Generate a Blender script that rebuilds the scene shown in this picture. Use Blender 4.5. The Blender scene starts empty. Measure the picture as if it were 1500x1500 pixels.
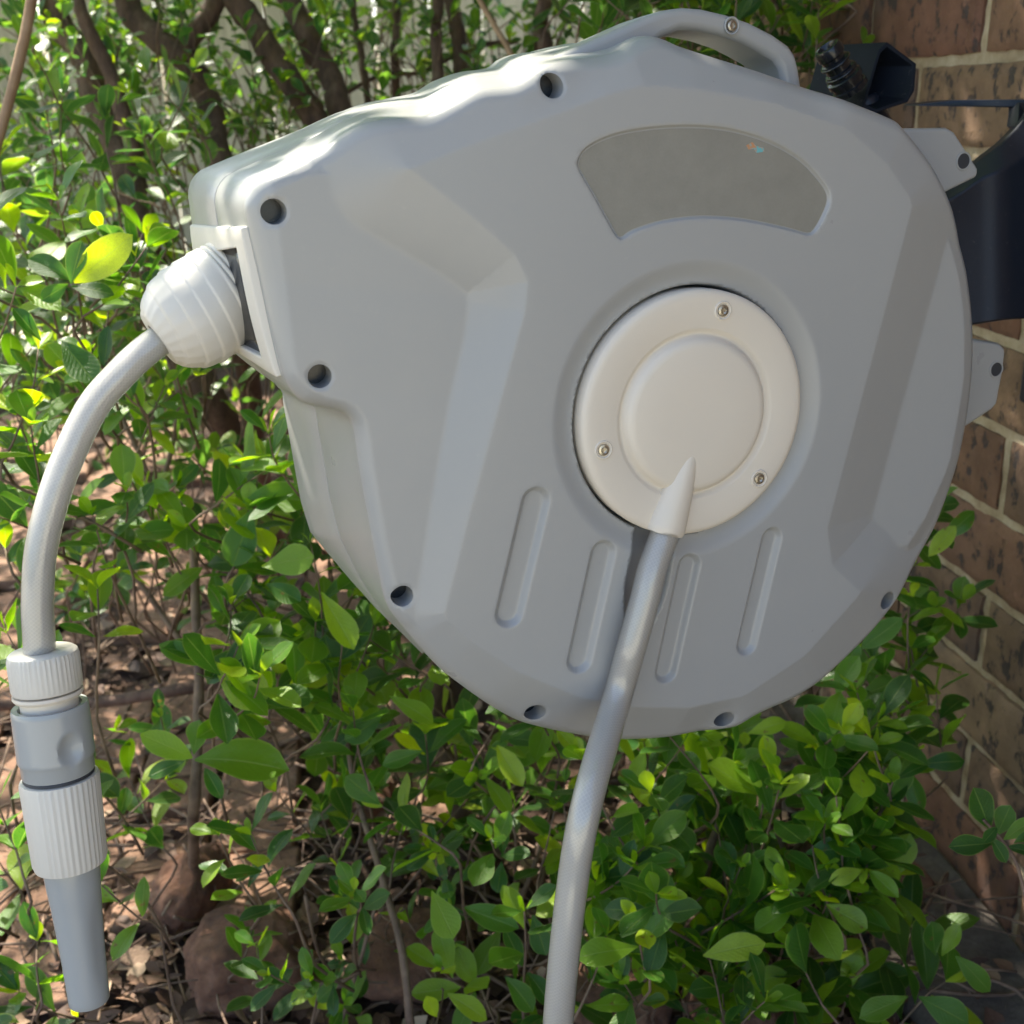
import bpy, math, random
import numpy as np
from mathutils import Vector, Matrix, Quaternion, noise
from mathutils.geometry import delaunay_2d_cdt
random.seed(7); rng = np.random.default_rng(7)
SC = bpy.context.scene; COL = SC.collection
R = math.radians

# ------------------------------------------------------------------ camera
F = 1628.0                                # focal length in pixels of a 1500 px frame
PITCH, YAW, ROLL = 0.36178, 0.15228, -0.03359
CAM = Vector((-0.637, 0.0, 0.851))        # wall face is x = 0, ground z = 0, wall runs along +y
FWD = Vector((math.sin(YAW)*math.cos(PITCH), math.cos(YAW)*math.cos(PITCH), -math.sin(PITCH)))
_rt = FWD.cross(Vector((0, 0, 1))).normalized(); _up = _rt.cross(FWD)
RT = _rt*math.cos(ROLL)+_up*math.sin(ROLL); UP = -_rt*math.sin(ROLL)+_up*math.cos(ROLL)
cam = bpy.data.objects.new('camera', bpy.data.cameras.new('camera')); COL.objects.link(cam)
cam.matrix_world = Matrix(((RT.x, UP.x, -FWD.x, CAM.x), (RT.y, UP.y, -FWD.y, CAM.y), (RT.z, UP.z, -FWD.z, CAM.z), (0, 0, 0, 1)))
cam.data.sensor_width = 36; cam.data.lens = 36*F/1500; cam.data.clip_start = .02; cam.data.clip_end = 400
cam.data.dof.use_dof = True; cam.data.dof.focus_distance = .60; cam.data.dof.aperture_fstop = 14
SC.camera = cam

# ------------------------------------------------------------------ light
SUN_DIR = Vector((-.36, .62, .95)).normalized()          # towards the sun: behind and left of the reel, high
EL = math.asin(SUN_DIR.z); AZ = math.atan2(SUN_DIR.x, SUN_DIR.y)
world = bpy.data.worlds.new('World'); SC.world = world; world.use_nodes = True
nt = world.node_tree; nt.nodes.clear()
sky = nt.nodes.new('ShaderNodeTexSky'); sky.sky_type = 'NISHITA'; sky.sun_disc = False
sky.sun_elevation = EL; sky.sun_rotation = AZ; sky.dust_density = 2.2; sky.ozone_density = .7
bg = nt.nodes.new('ShaderNodeBackground'); bg.inputs[1].default_value = .135
wo = nt.nodes.new('ShaderNodeOutputWorld')
nt.links.new(sky.outputs[0], bg.inputs[0]); nt.links.new(bg.outputs[0], wo.inputs[0])
sun = bpy.data.objects.new('sun', bpy.data.lights.new('sun', 'SUN')); COL.objects.link(sun)
sun.data.energy = 5.0; sun.data.angle = R(.53); sun.data.color = (1, .93, .80)
sun.rotation_mode = 'QUATERNION'; sun.rotation_quaternion = SUN_DIR.to_track_quat('Z', 'Y')
SC.view_settings.view_transform = 'Standard'; SC.view_settings.look = 'None'
SC.view_settings.gamma = 1; SC.view_settings.use_curve_mapping = False
SC.view_settings.exposure = 1.52
SC.cycles.max_bounces = 8; SC.cycles.diffuse_bounces = 4; SC.cycles.transparent_max_bounces = 8

# ------------------------------------------------------------------ helpers
def ray(px, py): return FWD + RT*((px-750)/F) - UP*((py-750)/F)
def at(px, py, d): return CAM + ray(px, py)*d            # point at distance d along the view axis
def ground(px, py, z=0):
    r = ray(px, py); return CAM + r*((z-CAM.z)/r.z)
def wall(px, py, x=0):
    r = ray(px, py); return CAM + r*((x-CAM.x)/r.x)

def tag(o, label=None, cat=None, group=None, kind=None):
    for k, v in (('label', label), ('category', cat), ('group', group), ('kind', kind)):
        if v: o[k] = v
    return o
def empty(name, M=None, **k):
    o = bpy.data.objects.new(name, None); COL.objects.link(o); o.empty_display_size = .02
    if M is not None: o.matrix_world = M
    return tag(o, **k)
def link(name, me, parent=None, mat=None, **k):
    o = bpy.data.objects.new(name, me); COL.objects.link(o)
    if mat and not me.materials: me.materials.append(mat)
    if parent: o.parent = parent
    return tag(o, **k)
def mesh(name, V, Fc, smooth=True, sharp=None):
    me = bpy.data.meshes.new(name); me.from_pydata([tuple(v) for v in V], [], [tuple(f) for f in Fc])
    me.validate(); me.update()
    if smooth:
        me.polygons.foreach_set('use_smooth', [True]*len(me.polygons))
        if sharp: me.set_sharp_from_angle(angle=R(sharp))
    return me
def bulk(name, V, Fq, attrs=None, uv=None):
    """numpy verts (n,3), quads (m,4)"""
    me = bpy.data.meshes.new(name); n, m = len(V), len(Fq); k = Fq.shape[1]
    me.vertices.add(n); me.vertices.foreach_set('co', V.astype(np.float32).ravel())
    me.loops.add(m*k); me.loops.foreach_set('vertex_index', Fq.astype(np.int32).ravel())
    me.polygons.add(m); me.polygons.foreach_set('loop_start', np.arange(0, m*k, k, dtype=np.int32))
    me.polygons.foreach_set('loop_total', np.full(m, k, np.int32))
    me.polygons.foreach_set('use_smooth', np.ones(m, bool))
    if attrs is not None:
        a = me.attributes.new('lr', 'FLOAT', 'POINT'); a.data.foreach_set('value', attrs.astype(np.float32))
    if uv is not None:
        l = me.uv_layers.new(name='UVMap'); l.data.foreach_set('uv', uv[Fq.ravel()].astype(np.float32).ravel())
    me.update(); return me
def bevel(o, w, seg=3, ang=30):
    import bmesh
    bm = bmesh.new(); bm.from_mesh(o.data); bmesh.ops.recalc_face_normals(bm, faces=bm.faces); bm.to_mesh(o.data); bm.free()
    m = o.modifiers.new('b', 'BEVEL'); m.width = w; m.segments = seg; m.limit_method = 'ANGLE'; m.angle_limit = R(ang)
    m.harden_normals = True
    return o
def crom(pts, n=8, closed=False):
    P = [np.array(p, float) for p in pts]; out = []; N = len(P)
    for i in range(N if closed else N-1):
        if closed: a, b, c, d = P[i-1], P[i], P[(i+1) % N], P[(i+2) % N]
        else: a, b, c, d = P[max(i-1, 0)], P[i], P[i+1], P[min(i+2, N-1)]
        for k in range(n):
            t = k/n; out.append(.5*((2*b)+(c-a)*t+(2*a-5*b+4*c-d)*t*t+(3*b-a-3*c+d)*t**3))
    if not closed: out.append(P[-1])
    return out
def tube_geo(path, rad, seg=10, rough=0, taper=None):
    V, Fc = [], []; n = len(path); path = [Vector(p) for p in path]
    ref = None
    for i, p in enumerate(path):
        t = (path[min(i+1, n-1)]-path[max(i-1, 0)]).normalized()
        if ref is None: ref = t.orthogonal().normalized()
        ref = (ref - t*ref.dot(t)).normalized(); b = t.cross(ref)
        r = rad[i] if hasattr(rad, '__len__') else rad
        for k in range(seg):
            a = 2*math.pi*k/seg; d = ref*math.cos(a)+b*math.sin(a)
            rr = r*(1+rough*noise.noise((p+d*r)*90)) if rough else r
            V.append(p+d*rr)
    for i in range(n-1):
        for k in range(seg):
            Fc.append((i*seg+k, i*seg+(k+1) % seg, (i+1)*seg+(k+1) % seg, (i+1)*seg+k))
    Fc.append(tuple(range(seg))[::-1]); Fc.append(tuple((n-1)*seg+k for k in range(seg)))
    return V, Fc
def merge(geos):
    V, Fc = [], []
    for v, f in geos:
        o = len(V); V += list(v); Fc += [tuple(i+o for i in q) for q in f]
    return V, Fc
def lathe_geo(prof, seg=64, mod=None, M=None, cap=True):
    """prof: (r, z) list; mod(r,z,a)->r"""
    V, Fc = [], []
    for r, z in prof:
        for k in range(seg):
            a = 2*math.pi*k/seg; rr = mod(r, z, a) if mod else r
            V.append(Vector((rr*math.cos(a), rr*math.sin(a), z)))
    n = len(prof)
    for i in range(n-1):
        for k in range(seg): Fc.append((i*seg+k, i*seg+(k+1) % seg, (i+1)*seg+(k+1) % seg, (i+1)*seg+k))
    if cap: Fc.append(tuple(range(seg))[::-1]); Fc.append(tuple((n-1)*seg+k for k in range(seg)))
    if M is not None: V = [M @ v for v in V]
    return V, Fc
def frame_z(o, z, xh=Vector((1, 0, 0))):
    z = Vector(z).normalized(); x = (xh-z*xh.dot(z)).normalized(); y = z.cross(x)
    return Matrix(((x.x, y.x, z.x, o[0]), (x.y, y.y, z.y, o[1]), (x.z, y.z, z.z, o[2]), (0, 0, 0, 1)))
def prism(poly, z0, z1):
    n = len(poly); V = [(p[0], p[1], z1) for p in poly]+[(p[0], p[1], z0) for p in poly]
    return V, [tuple(range(n)), tuple(range(2*n-1, n-1, -1))]+[(i, i+n, (i+1) % n+n, (i+1) % n) for i in range(n)]
def area(poly):
    return .5*sum(poly[i-1][0]*poly[i][1]-poly[i][0]*poly[i-1][1] for i in range(len(poly)))

# ------------------------------------------------------------------ materials
def mat(name):
    m = bpy.data.materials.new(name); m.use_nodes = True; n = m.node_tree; n.nodes.clear()
    return m, n
class NT:
    def __init__(s, t): s.t = t
    def n(s, ty, **k):
        nd = s.t.nodes.new(ty)
        for a, v in k.items():
            if a.startswith('i_'):
                key = a[2:]; key = int(key) if key.isdigit() else key.replace('_', ' ')
                nd.inputs[key].default_value = v
            else: setattr(nd, a, v)
        return nd
    def l(s, a, b): s.t.links.new(a, b)
    def coord(s, scale=1, obj='Object'):
        tc = s.n('ShaderNodeTexCoord'); mp = s.n('ShaderNodeMapping')
        mp.inputs['Scale'].default_value = scale if hasattr(scale, '__len__') else (scale,)*3
        s.l(tc.outputs[obj], mp.inputs[0]); return mp.outputs[0]
    def noise(s, vec, scale, detail=4, rough=.5):
        q = s.n('ShaderNodeTexNoise'); q.inputs['Scale'].default_value = scale; q.inputs['Detail'].default_value = detail
        q.inputs['Roughness'].default_value = rough; s.l(vec, q.inputs['Vector']); return q.outputs['Fac']
    def ramp(s, fac, stops):
        r = s.n('ShaderNodeValToRGB'); e = r.color_ramp.elements
        while len(e) < len(stops): e.new(.5)
        for i, (p, c) in enumerate(stops): e[i].position = p; e[i].color = (*c, 1) if len(c) == 3 else c
        s.l(fac, r.inputs[0]); return r.outputs[0]
    def mix(s, fac, a, b, mode='MIX'):
        m = s.n('ShaderNodeMix', data_type='RGBA', blend_type=mode)
        for i, v in ((0, fac), (6, a), (7, b)):
            if hasattr(v, 'links'): s.l(v, m.inputs[i])
            else: m.inputs[i].default_value = (*v, 1) if hasattr(v, '__len__') and len(v) == 3 else v
        return m.outputs[2]
    def math(s, op, a, b=0, c=None):
        m = s.n('ShaderNodeMath', operation=op)
        for i, v in ((0, a), (1, b)) + (((2, c),) if c is not None else ()):
            if hasattr(v, 'links'): s.l(v, m.inputs[i])
            else: m.inputs[i].default_value = v
        return m.outputs[0]
    def bump(s, h, dist, strength=1):
        b = s.n('ShaderNodeBump'); b.inputs['Distance'].default_value = dist; b.inputs['Strength'].default_value = strength
        s.l(h, b.inputs['Height']); return b.outputs[0]
    def out(s, sh, vol=None):
        o = s.n('ShaderNodeOutputMaterial'); s.l(sh, o.inputs[0])
    def bsdf(s, col, rough=.5, normal=None, **k):
        p = s.n('ShaderNodeBsdfPrincipled')
        for key, v in (('Base Color', col), ('Roughness', rough)):
            if hasattr(v, 'links'): s.l(v, p.inputs[key])
            else: p.inputs[key].default_value = (*v, 1) if hasattr(v, '__len__') else v
        if normal is not None: s.l(normal, p.inputs['Normal'])
        for key, v in k.items(): p.inputs[key.replace('_', ' ')].default_value = v
        return p.outputs[0]

def plastic(name, col, rough=.42, dirt=.12, bump=.00004, scale=900, coat=0, spec=.5):
    m, t = mat(name); s = NT(t); v = s.coord()
    big = s.noise(v, 14, 4); fine = s.noise(v, scale, 2)
    c = s.mix(s.math('MULTIPLY', big, dirt), col, tuple(x*.72 for x in col))
    dust = s.ramp(s.noise(v, 260, 5, .7), [(.62, (0, 0, 0)), (.74, (1, 1, 1))])
    c = s.mix(s.math('MULTIPLY', dust, .12), c, (.55, .5, .42))
    rg = s.math('MULTIPLY_ADD', s.noise(v, 35, 5), .16, rough-.08)
    s.out(s.bsdf(c, rg, s.bump(fine, bump, .7), Coat_Weight=coat, Coat_Roughness=.15, Specular_IOR_Level=spec)); return m
M_GREY = plastic('grey_plastic', (.352, .354, .348), .31)
M_GREY2 = plastic('grey_plastic_gloss', (.37, .385, .385), .2)
M_WHITE = plastic('ivory_plastic', (.70, .635, .54), .40, .15)
M_WHITE2 = plastic('white_plastic', (.66, .625, .56), .40, .25)
M_NAVY = plastic('navy_plastic', (.009, .014, .026), .42, .2, .00008, 500)
M_CUP = plastic('cup_plastic', (.006, .008, .013), .6, .2, spec=.2)
M_BLACK = plastic('black_plastic', (.008, .010, .014), .22, .2)  # also fills the screw wells and outlet with painted shade
M_DARK = plastic('recess_shade_and_seal', (.035, .038, .045), .6)  # shade of recess and lug holes put into the colour; also the seal
m, t = mat('steel'); s = NT(t); M_STEEL = m
s.out(s.bsdf((.55, .52, .45), .28, s.bump(s.noise(s.coord(), 1500, 3), .0002, .5), Metallic=1.0))
m, t = mat('label_film'); s = NT(t); M_LABEL = m; v = s.coord()
c = s.ramp(s.noise(v, 40, 8, .75), [(.3, (.205, .198, .17)), (.7, (.255, .245, .21))])
c = s.mix(s.math('MULTIPLY', s.noise(v, 900, 2), .25), c, (.30, .29, .27))
s.out(s.bsdf(c, .5, s.bump(s.noise(v, 700, 4), .0001, .6)))
m, t = mat('foil'); s = NT(t); M_FOIL = m
s.out(s.bsdf(s.ramp(s.noise(s.coord(), 420, 1), [(.40, (.15, .42, .45)), (.5, (.35, .33, .29)), (.6, (.5, .25, .12))]), .3))
# translucent braided hose
m, t = mat('braided_hose'); s = NT(t); M_HOSE = m
uvn = s.n('ShaderNodeTexCoord'); mp = s.n('ShaderNodeMapping'); s.l(uvn.outputs['UV'], mp.inputs[0])
sep = s.n('ShaderNodeSeparateXYZ'); s.l(mp.outputs[0], sep.inputs[0])
w1 = s.math('SINE', s.math('ADD', s.math('MULTIPLY', sep.outputs[0], 100.53), s.math('MULTIPLY', sep.outputs[1], 3000)))
w2 = s.math('SINE', s.math('SUBTRACT', s.math('MULTIPLY', sep.outputs[0], 100.53), s.math('MULTIPLY', sep.outputs[1], 3000)))
br = s.math('MAXIMUM', w1, w2); brr = s.ramp(br, [(.70, (0, 0, 0)), (.98, (1, 1, 1))])
base = s.mix(s.math('MULTIPLY', brr, .30), (.66, .64, .60), (.90, .87, .80))
s.out(s.bsdf(base, .22, s.bump(br, .00008, .4), Coat_Weight=.8, Coat_Roughness=.1))
m, t = mat('clear_hose_jacket'); s = NT(t); M_CLEAR = m
s.out(s.bsdf((.97, .97, .96), .06, None, Transmission_Weight=1.0, IOR=1.42))

# brick / mortar
m, t = mat('brick_face'); s = NT(t); M_BRICK = m
oi = s.n('ShaderNodeObjectInfo'); tc = s.n('ShaderNodeTexCoord')
off = s.n('ShaderNodeVectorMath', operation='SCALE'); s.l(oi.outputs['Location'], off.inputs[0]); off.inputs['Scale'].default_value = 7.3
ad = s.n('ShaderNodeVectorMath', operation='ADD'); s.l(tc.outputs['Object'], ad.inputs[0]); s.l(off.outputs[0], ad.inputs[1]); v = ad.outputs[0]
basec = s.ramp(oi.outputs['Random'], [(0, (.19, .085, .055)), (.22, (.26, .165, .10)), (.42, (.15, .085, .06)), (.6, (.31, .215, .135)), (.78, (.21, .10, .068)), (1, (.24, .14, .088))])
var = s.ramp(s.noise(v, 18, 6, .65), [(.3, (.55, .5, .47)), (.7, (1.25, 1.2, 1.15))])
c = s.mix(.8, basec, var, 'MULTIPLY')
stv = s.n('ShaderNodeMapping'); s.l(v, stv.inputs[0]); stv.inputs['Scale'].default_value = (1, 1.25, .85)
sp = s.noise(stv.outputs[0], 52, 6, .62)
spm = s.ramp(sp, [(.55, (0, 0, 0)), (.62, (1, 1, 1))])
c = s.mix(s.math('MULTIPLY', spm, .8), c, (.035, .032, .035))
blo = s.ramp(s.noise(v, 11, 3), [(.58, (0, 0, 0)), (.72, (1, 1, 1))])
c = s.mix(s.math('MULTIPLY', blo, .45), c, (.09, .075, .075))
fine = s.noise(v, 420, 5, .7)
c = s.mix(s.ramp(fine, [(.62, (0, 0, 0)), (.72, (.6, .6, .6))]), c, (.42, .34, .26))
hgt = s.math('SUBTRACT', s.math('MULTIPLY', s.noise(v, 160, 6, .7), 1.0), s.math('MULTIPLY', spm, .5))
s.out(s.bsdf(c, .85, s.bump(hgt, .0022, .9)))
m, t = mat('mortar'); s = NT(t); M_MORTAR = m; v = s.coord()
c = s.ramp(s.noise(v, 25, 6, .7), [(.3, (.34, .23, .135)), (.5, (.56, .43, .28)), (.7, (.72, .60, .44))])
s.out(s.bsdf(c, .95, s.bump(s.noise(v, 350, 6, .75), .003, 1)))
# leaves
def leafmat(name, stops, trans=.38, rough=.33):
    m, t = mat(name); s = NT(t)
    oi = s.n('ShaderNodeObjectInfo'); at_ = s.n('ShaderNodeAttribute', attribute_name='lr')
    ot = s.n('ShaderNodeAttribute', attribute_name='tone', attribute_type='OBJECT')
    fr = s.math('ADD', ot.outputs['Fac'], at_.outputs['Fac'])
    c = s.ramp(fr, stops)
    uv = s.n('ShaderNodeTexCoord'); sp = s.n('ShaderNodeSeparateXYZ'); s.l(uv.outputs['UV'], sp.inputs[0])
    vv = s.math('ABSOLUTE', s.math('SUBTRACT', sp.outputs[1], .5))
    rib = s.ramp(vv, [(.0, (1, 1, 1)), (.035, (0, 0, 0))]); edge = s.ramp(vv, [(.44, (0, 0, 0)), (.5, (1, 1, 1))])
    vein = s.math('SINE', s.math('MULTIPLY', s.math('SUBTRACT', sp.outputs[0], s.math('MULTIPLY', vv, .55)), 62))
    nv = s.n('ShaderNodeTexNoise'); s.l(uv.outputs['Object'], nv.inputs['Vector']); nv.inputs['Scale'].default_value = 70; nv.inputs['Detail'].default_value = 4
    c = s.mix(s.math('MULTIPLY', s.ramp(nv.outputs['Fac'], [(.4, (0, 0, 0)), (.7, (1, 1, 1))]), .35), c, (.10, .17, .02))
    nb = s.n('ShaderNodeTexNoise'); s.l(uv.outputs['Object'], nb.inputs['Vector']); nb.inputs['Scale'].default_value = 130; nb.inputs['Detail'].default_value = 3
    c = s.mix(s.math('MULTIPLY', s.ramp(nb.outputs['Fac'], [(.66, (0, 0, 0)), (.71, (1, 1, 1))]), .7), c, (.16, .10, .03))
    c = s.mix(s.math('MULTIPLY', rib, .45), c, (.24, .34, .08)); c = s.mix(s.math('MULTIPLY', edge, .4), c, (.30, .38, .10))
    hh = s.math('SUBTRACT', s.math('MULTIPLY', vein, .25), s.math('MULTIPLY', rib, 1.6))
    hh = s.math('ADD', hh, s.math('MULTIPLY', nv.outputs['Fac'], 1.5))
    bp = s.bump(hh, .0006, .5)
    p = s.n('ShaderNodeBsdfPrincipled'); s.l(c, p.inputs['Base Color']); p.inputs['Roughness'].default_value = rough; s.l(bp, p.inputs['Normal'])
    tr = s.n('ShaderNodeBsdfTranslucent'); hs = s.n('ShaderNodeHueSaturation'); hs.inputs['Value'].default_value = 3.5; hs.inputs['Saturation'].default_value = 1.1; hs.inputs['Hue'].default_value = .485
    s.l(c, hs.inputs['Color']); s.l(hs.outputs[0], tr.inputs[0])
    mx = s.n('ShaderNodeMixShader'); mx.inputs[0].default_value = trans; s.l(p.outputs[0], mx.inputs[1]); s.l(tr.outputs[0], mx.inputs[2])
    s.out(mx.outputs[0]); return m
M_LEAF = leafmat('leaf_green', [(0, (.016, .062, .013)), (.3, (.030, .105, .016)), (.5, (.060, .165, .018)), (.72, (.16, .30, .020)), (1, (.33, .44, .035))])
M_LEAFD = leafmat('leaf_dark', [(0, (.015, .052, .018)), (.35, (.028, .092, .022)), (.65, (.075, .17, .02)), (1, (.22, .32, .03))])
m, t = mat('bark'); s = NT(t); M_BARK = m; v = s.coord((1, 1, .3))
c = s.ramp(s.noise(v, 60, 6, .7), [(.3, (.06, .035, .027)), (.55, (.15, .088, .062)), (.8, (.27, .18, .13))])
s.out(s.bsdf(c, .85, s.bump(s.noise(v, 180, 6, .7), .004, 1)))
m, t = mat('twig'); s = NT(t); M_TWIG = m; v = s.coord()
c = s.ramp(s.noise(v, 30, 5, .6), [(.3, (.09, .05, .035)), (.7, (.27, .18, .12))])
s.out(s.bsdf(c, .7, s.bump(s.noise(v, 400, 4), .001, 1)))
m, t = mat('cane'); s = NT(t); M_CANE = m; v = s.coord()
s.out(s.bsdf(s.ramp(s.noise(v, 40, 4), [(.3, (.28, .16, .09)), (.7, (.42, .27, .16))]), .6))
m, t = mat('soil'); s = NT(t); M_SOIL = m; v = s.coord()
n1 = s.noise(v, 9, 8, .7); n2 = s.noise(v, 90, 8, .75)
c = s.mix(s.ramp(n2, [(.35, (0, 0, 0)), (.7, (1, 1, 1))]), (.028, .015, .009), (.13, .072, .045))
c = s.mix(s.ramp(n1, [(.45, (0, 0, 0)), (.6, (.6, .6, .6))]), c, (.20, .11, .068))
s.out(s.bsdf(c, .95, s.bump(s.math('ADD', s.math('MULTIPLY', n1, .5), n2), .02, 1)))
m, t = mat('bounce_ground'); s = NT(t); M_BOUNCE = m; v = s.coord()  # pale warm tone invented to bounce sunlight, no real paving
s.out(s.bsdf(s.ramp(s.noise(v, 3, 6), [(.3, (.38, .35, .25)), (.7, (.50, .46, .35))]), .9))
def stone(name, a, b, c2):
    m, t = mat(name); s = NT(t); oi = s.n('ShaderNodeObjectInfo'); v = s.coord()
    c = s.ramp(s.noise(v, 22, 8, .7), [(.3, a), (.5, b), (.72, c2)])
    mm = s.mix(s.math('MULTIPLY', s.ramp(s.noise(v, 160, 4), [(.5, (0, 0, 0)), (.7, (1, 1, 1))]), .4), c, (.06, .05, .045))
    s.out(s.bsdf(mm, .9, s.bump(s.noise(v, 120, 8, .7), .004, 1))); return m
M_STONE = stone('terracotta_stone', (.09, .042, .028), (.20, .095, .058), (.33, .18, .115))
M_PAVER = stone('pink_paver', (.17, .09, .058), (.29, .165, .105), (.42, .27, .18))
M_CONC = stone('grey_concrete', (.075, .06, .05), (.14, .115, .095), (.21, .175, .145))
m, t = mat('dry_leaf'); s = NT(t); M_DRY = m
at_ = s.n('ShaderNodeAttribute', attribute_name='lr')
c = s.ramp(at_.outputs['Fac'], [(0, (.03, .016, .011)), (.35, (.10, .05, .03)), (.6, (.17, .09, .055)), (.85, (.27, .165, .105)), (1, (.42, .30, .20))])
s.out(s.bsdf(c, .7, s.bump(s.noise(s.coord(), 300, 4), .001, 1)))
m, t = mat('fence_paint'); s = NT(t); M_FENCE = m; v = s.coord((1, 1, .08))
s.out(s.bsdf(s.ramp(s.noise(v, 60, 6), [(.3, (.34, .31, .24)), (.7, (.46, .42, .33))]), .7, s.bump(s.noise(v, 200, 5), .002, 1)))

# ================================================================== GROUND AND WALL
def grid_sheet(name, x0, x1, y0, y1, nx, ny, zf, m, parent=None):
    xs = np.linspace(x0, x1, nx); ys = np.linspace(y0, y1, ny)
    V = [(x, y, zf(x, y)) for y in ys for x in xs]
    Fc = [(j*nx+i, j*nx+i+1, (j+1)*nx+i+1, (j+1)*nx+i) for j in range(ny-1) for i in range(nx-1)]
    return link(name, mesh(name, V, Fc), parent, m)
def gz(x, y): return .012*noise.noise(Vector((x*7, y*7, 0)))+.006*noise.noise(Vector((x*31, y*31, 3)))-.004
tag(grid_sheet('ground', -3.2, 0, -.6, 4.6, 260, 420, gz, M_SOIL), kind='structure')
V, Fc = [(-80, -60, -.03), (80, -60, -.03), (80, 120, -.03), (-80, 120, -.03)], [(0, 1, 2, 3)]
tag(link('far_ground', mesh('far_ground', V, Fc, False), None, M_BOUNCE), kind='structure')  # pale so the ground behind the camera bounces warm light onto the reel
# concrete strip at the foot of the wall
tag(grid_sheet('footpath', -.15, .0, .1, 2.6, 12, 160, lambda x, y: .012+.0025*noise.noise(Vector((x*20, y*20, 5)))-(.02 if x < -.149 else 0), M_CONC), kind='structure')

bw = empty('brick_wall', Matrix.Translation((0, 1.2, 0)), label='mottled brown and tan clinker brick wall with pale raked mortar', cat='brick wall')
BL, BH, MJ = .230, .076, .010
Z0 = .851+.0152                                             # z of the fitted joint line
def mortar_mesh():
    ys = np.arange(-.4, 2.35, .006); zs = np.arange(-.02, 2.2, .006); zs = zs[zs < 1.25]
    ny, nz = len(ys), len(zs); V = []
    for z in zs:
        for y in ys:
            V.append((.0050+.0026*noise.noise(Vector((0, y*55, z*55)))+.0025*noise.noise(Vector((4, y*14, z*14))), y-1.2, z))
    Fc = [(j*ny+i, (j+1)*ny+i, (j+1)*ny+i+1, j*ny+i+1) for j in range(nz-1) for i in range(ny-1)]
    o = len(V)
    b = prism([(-1.6, -.02), (1.15, -.02), (1.15, 2.3), (-1.6, 2.3)], -.11, -.013)
    V2 = [(-p[2], p[0], p[1]) for p in b[0]]
    return merge([(V, Fc), (V2, b[1])])
link('mortar', mesh('mortar', *mortar_mesh()), bw, M_MORTAR)
def brick_mesh(seed):
    # face grid towards -x with ragged rounded arrises
    ny, nz = 24, 9; V, Fc = [], []
    def rag(y, z, s_): return noise.noise(Vector((y*60+seed*9, z*60, s_)))
    for j in range(nz):
        for i in range(ny):
            u = i/(ny-1)*2-1; w = j/(nz-1)*2-1
            u = math.copysign(abs(u)**.7, u); w = math.copysign(abs(w)**.8, w)
            y = u*BL/2; z = w*BH/2
            e = min(BL/2-abs(y), BH/2-abs(z)); x = -.0015
            if e < .004: x += (.004-e)*.9
            if e < .0005: y += .0016*rag(y, z, 1)-math.copysign(.001, y)*(abs(u) > .99); z += .0016*rag(y, z, 5)
            x += .0012*rag(y, z, 9)
            V.append((x, y, z))
    for j in range(nz-1):
        for i in range(ny-1): Fc.append((j*ny+i, (j+1)*ny+i, (j+1)*ny+i+1, j*ny+i+1))
    ring = [i for i in range(ny)]+[j*ny+ny-1 for j in range(1, nz)]+[(nz-1)*ny+i for i in range(ny-2, -1, -1)]+[j*ny for j in range(nz-2, 0, -1)]
    o = len(V)
    for i in ring: V.append((.06, V[i][1], V[i][2]))
    n = len(ring)
    for k in range(n): Fc.append((ring[k], ring[(k+1) % n], o+(k+1) % n, o+k))
    me = mesh('brick', V, Fc, True, 50); me.materials.append(M_BRICK); return me
BM = [brick_mesh(i) for i in range(6)]
rr = random.Random(3)
for k in range(-13, 11):
    zc = Z0-k*.086-.043
    if zc < .03 or zc > 1.95: continue
    j0 = 1.0712+(.12 if k % 2 == 0 else 0)    # a joint position in course k (k = 0 lies just below the fitted line)
    for q in range(-6, 6):
        yc = j0+q*.24+.12
        if yc < -.3 or yc > 2.2: continue
        if zc > 1.3 and rr.random() < 0: continue
        o = link('brick', rr.choice(BM), bw)
        o.location = (rr.uniform(-.0015, .0015), yc-1.2, zc); o.rotation_euler = (R(rr.uniform(-.5, .5))+(math.pi if rr.random() < .5 else 0), R(rr.uniform(-.6, .6)), 0)

# ================================================================== HOSE REEL
NB = (FWD*F + RT*(120-750) - UP*(262-750)).normalized()     # into the reel
NF = -NB
HUB = at(1008, 599, .60)
VX = (UP - NF*UP.dot(NF)).normalized(); UX = VX.cross(NF).normalized()
ML = Matrix(((UX.x, VX.x, NF.x, HUB.x), (UX.y, VX.y, NF.y, HUB.y), (UX.z, VX.z, NF.z, HUB.z), (0, 0, 0, 1)))
MLI = ML.inverted(); CL = MLI @ CAM
def uv(px, py, z=0.0):
    d = MLI.to_3x3() @ ray(px, py); t = (z-CL.z)/d.z
    return (CL.x+d.x*t, CL.y+d.y*t)
def uvs(L, z=0.0): return [uv(a, b, z) for a, b in L]
reel = empty('hose_reel', ML, label='grey plastic retractable hose reel housing with ivory centre disc, hung off the brick wall', cat='hose reel')

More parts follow.
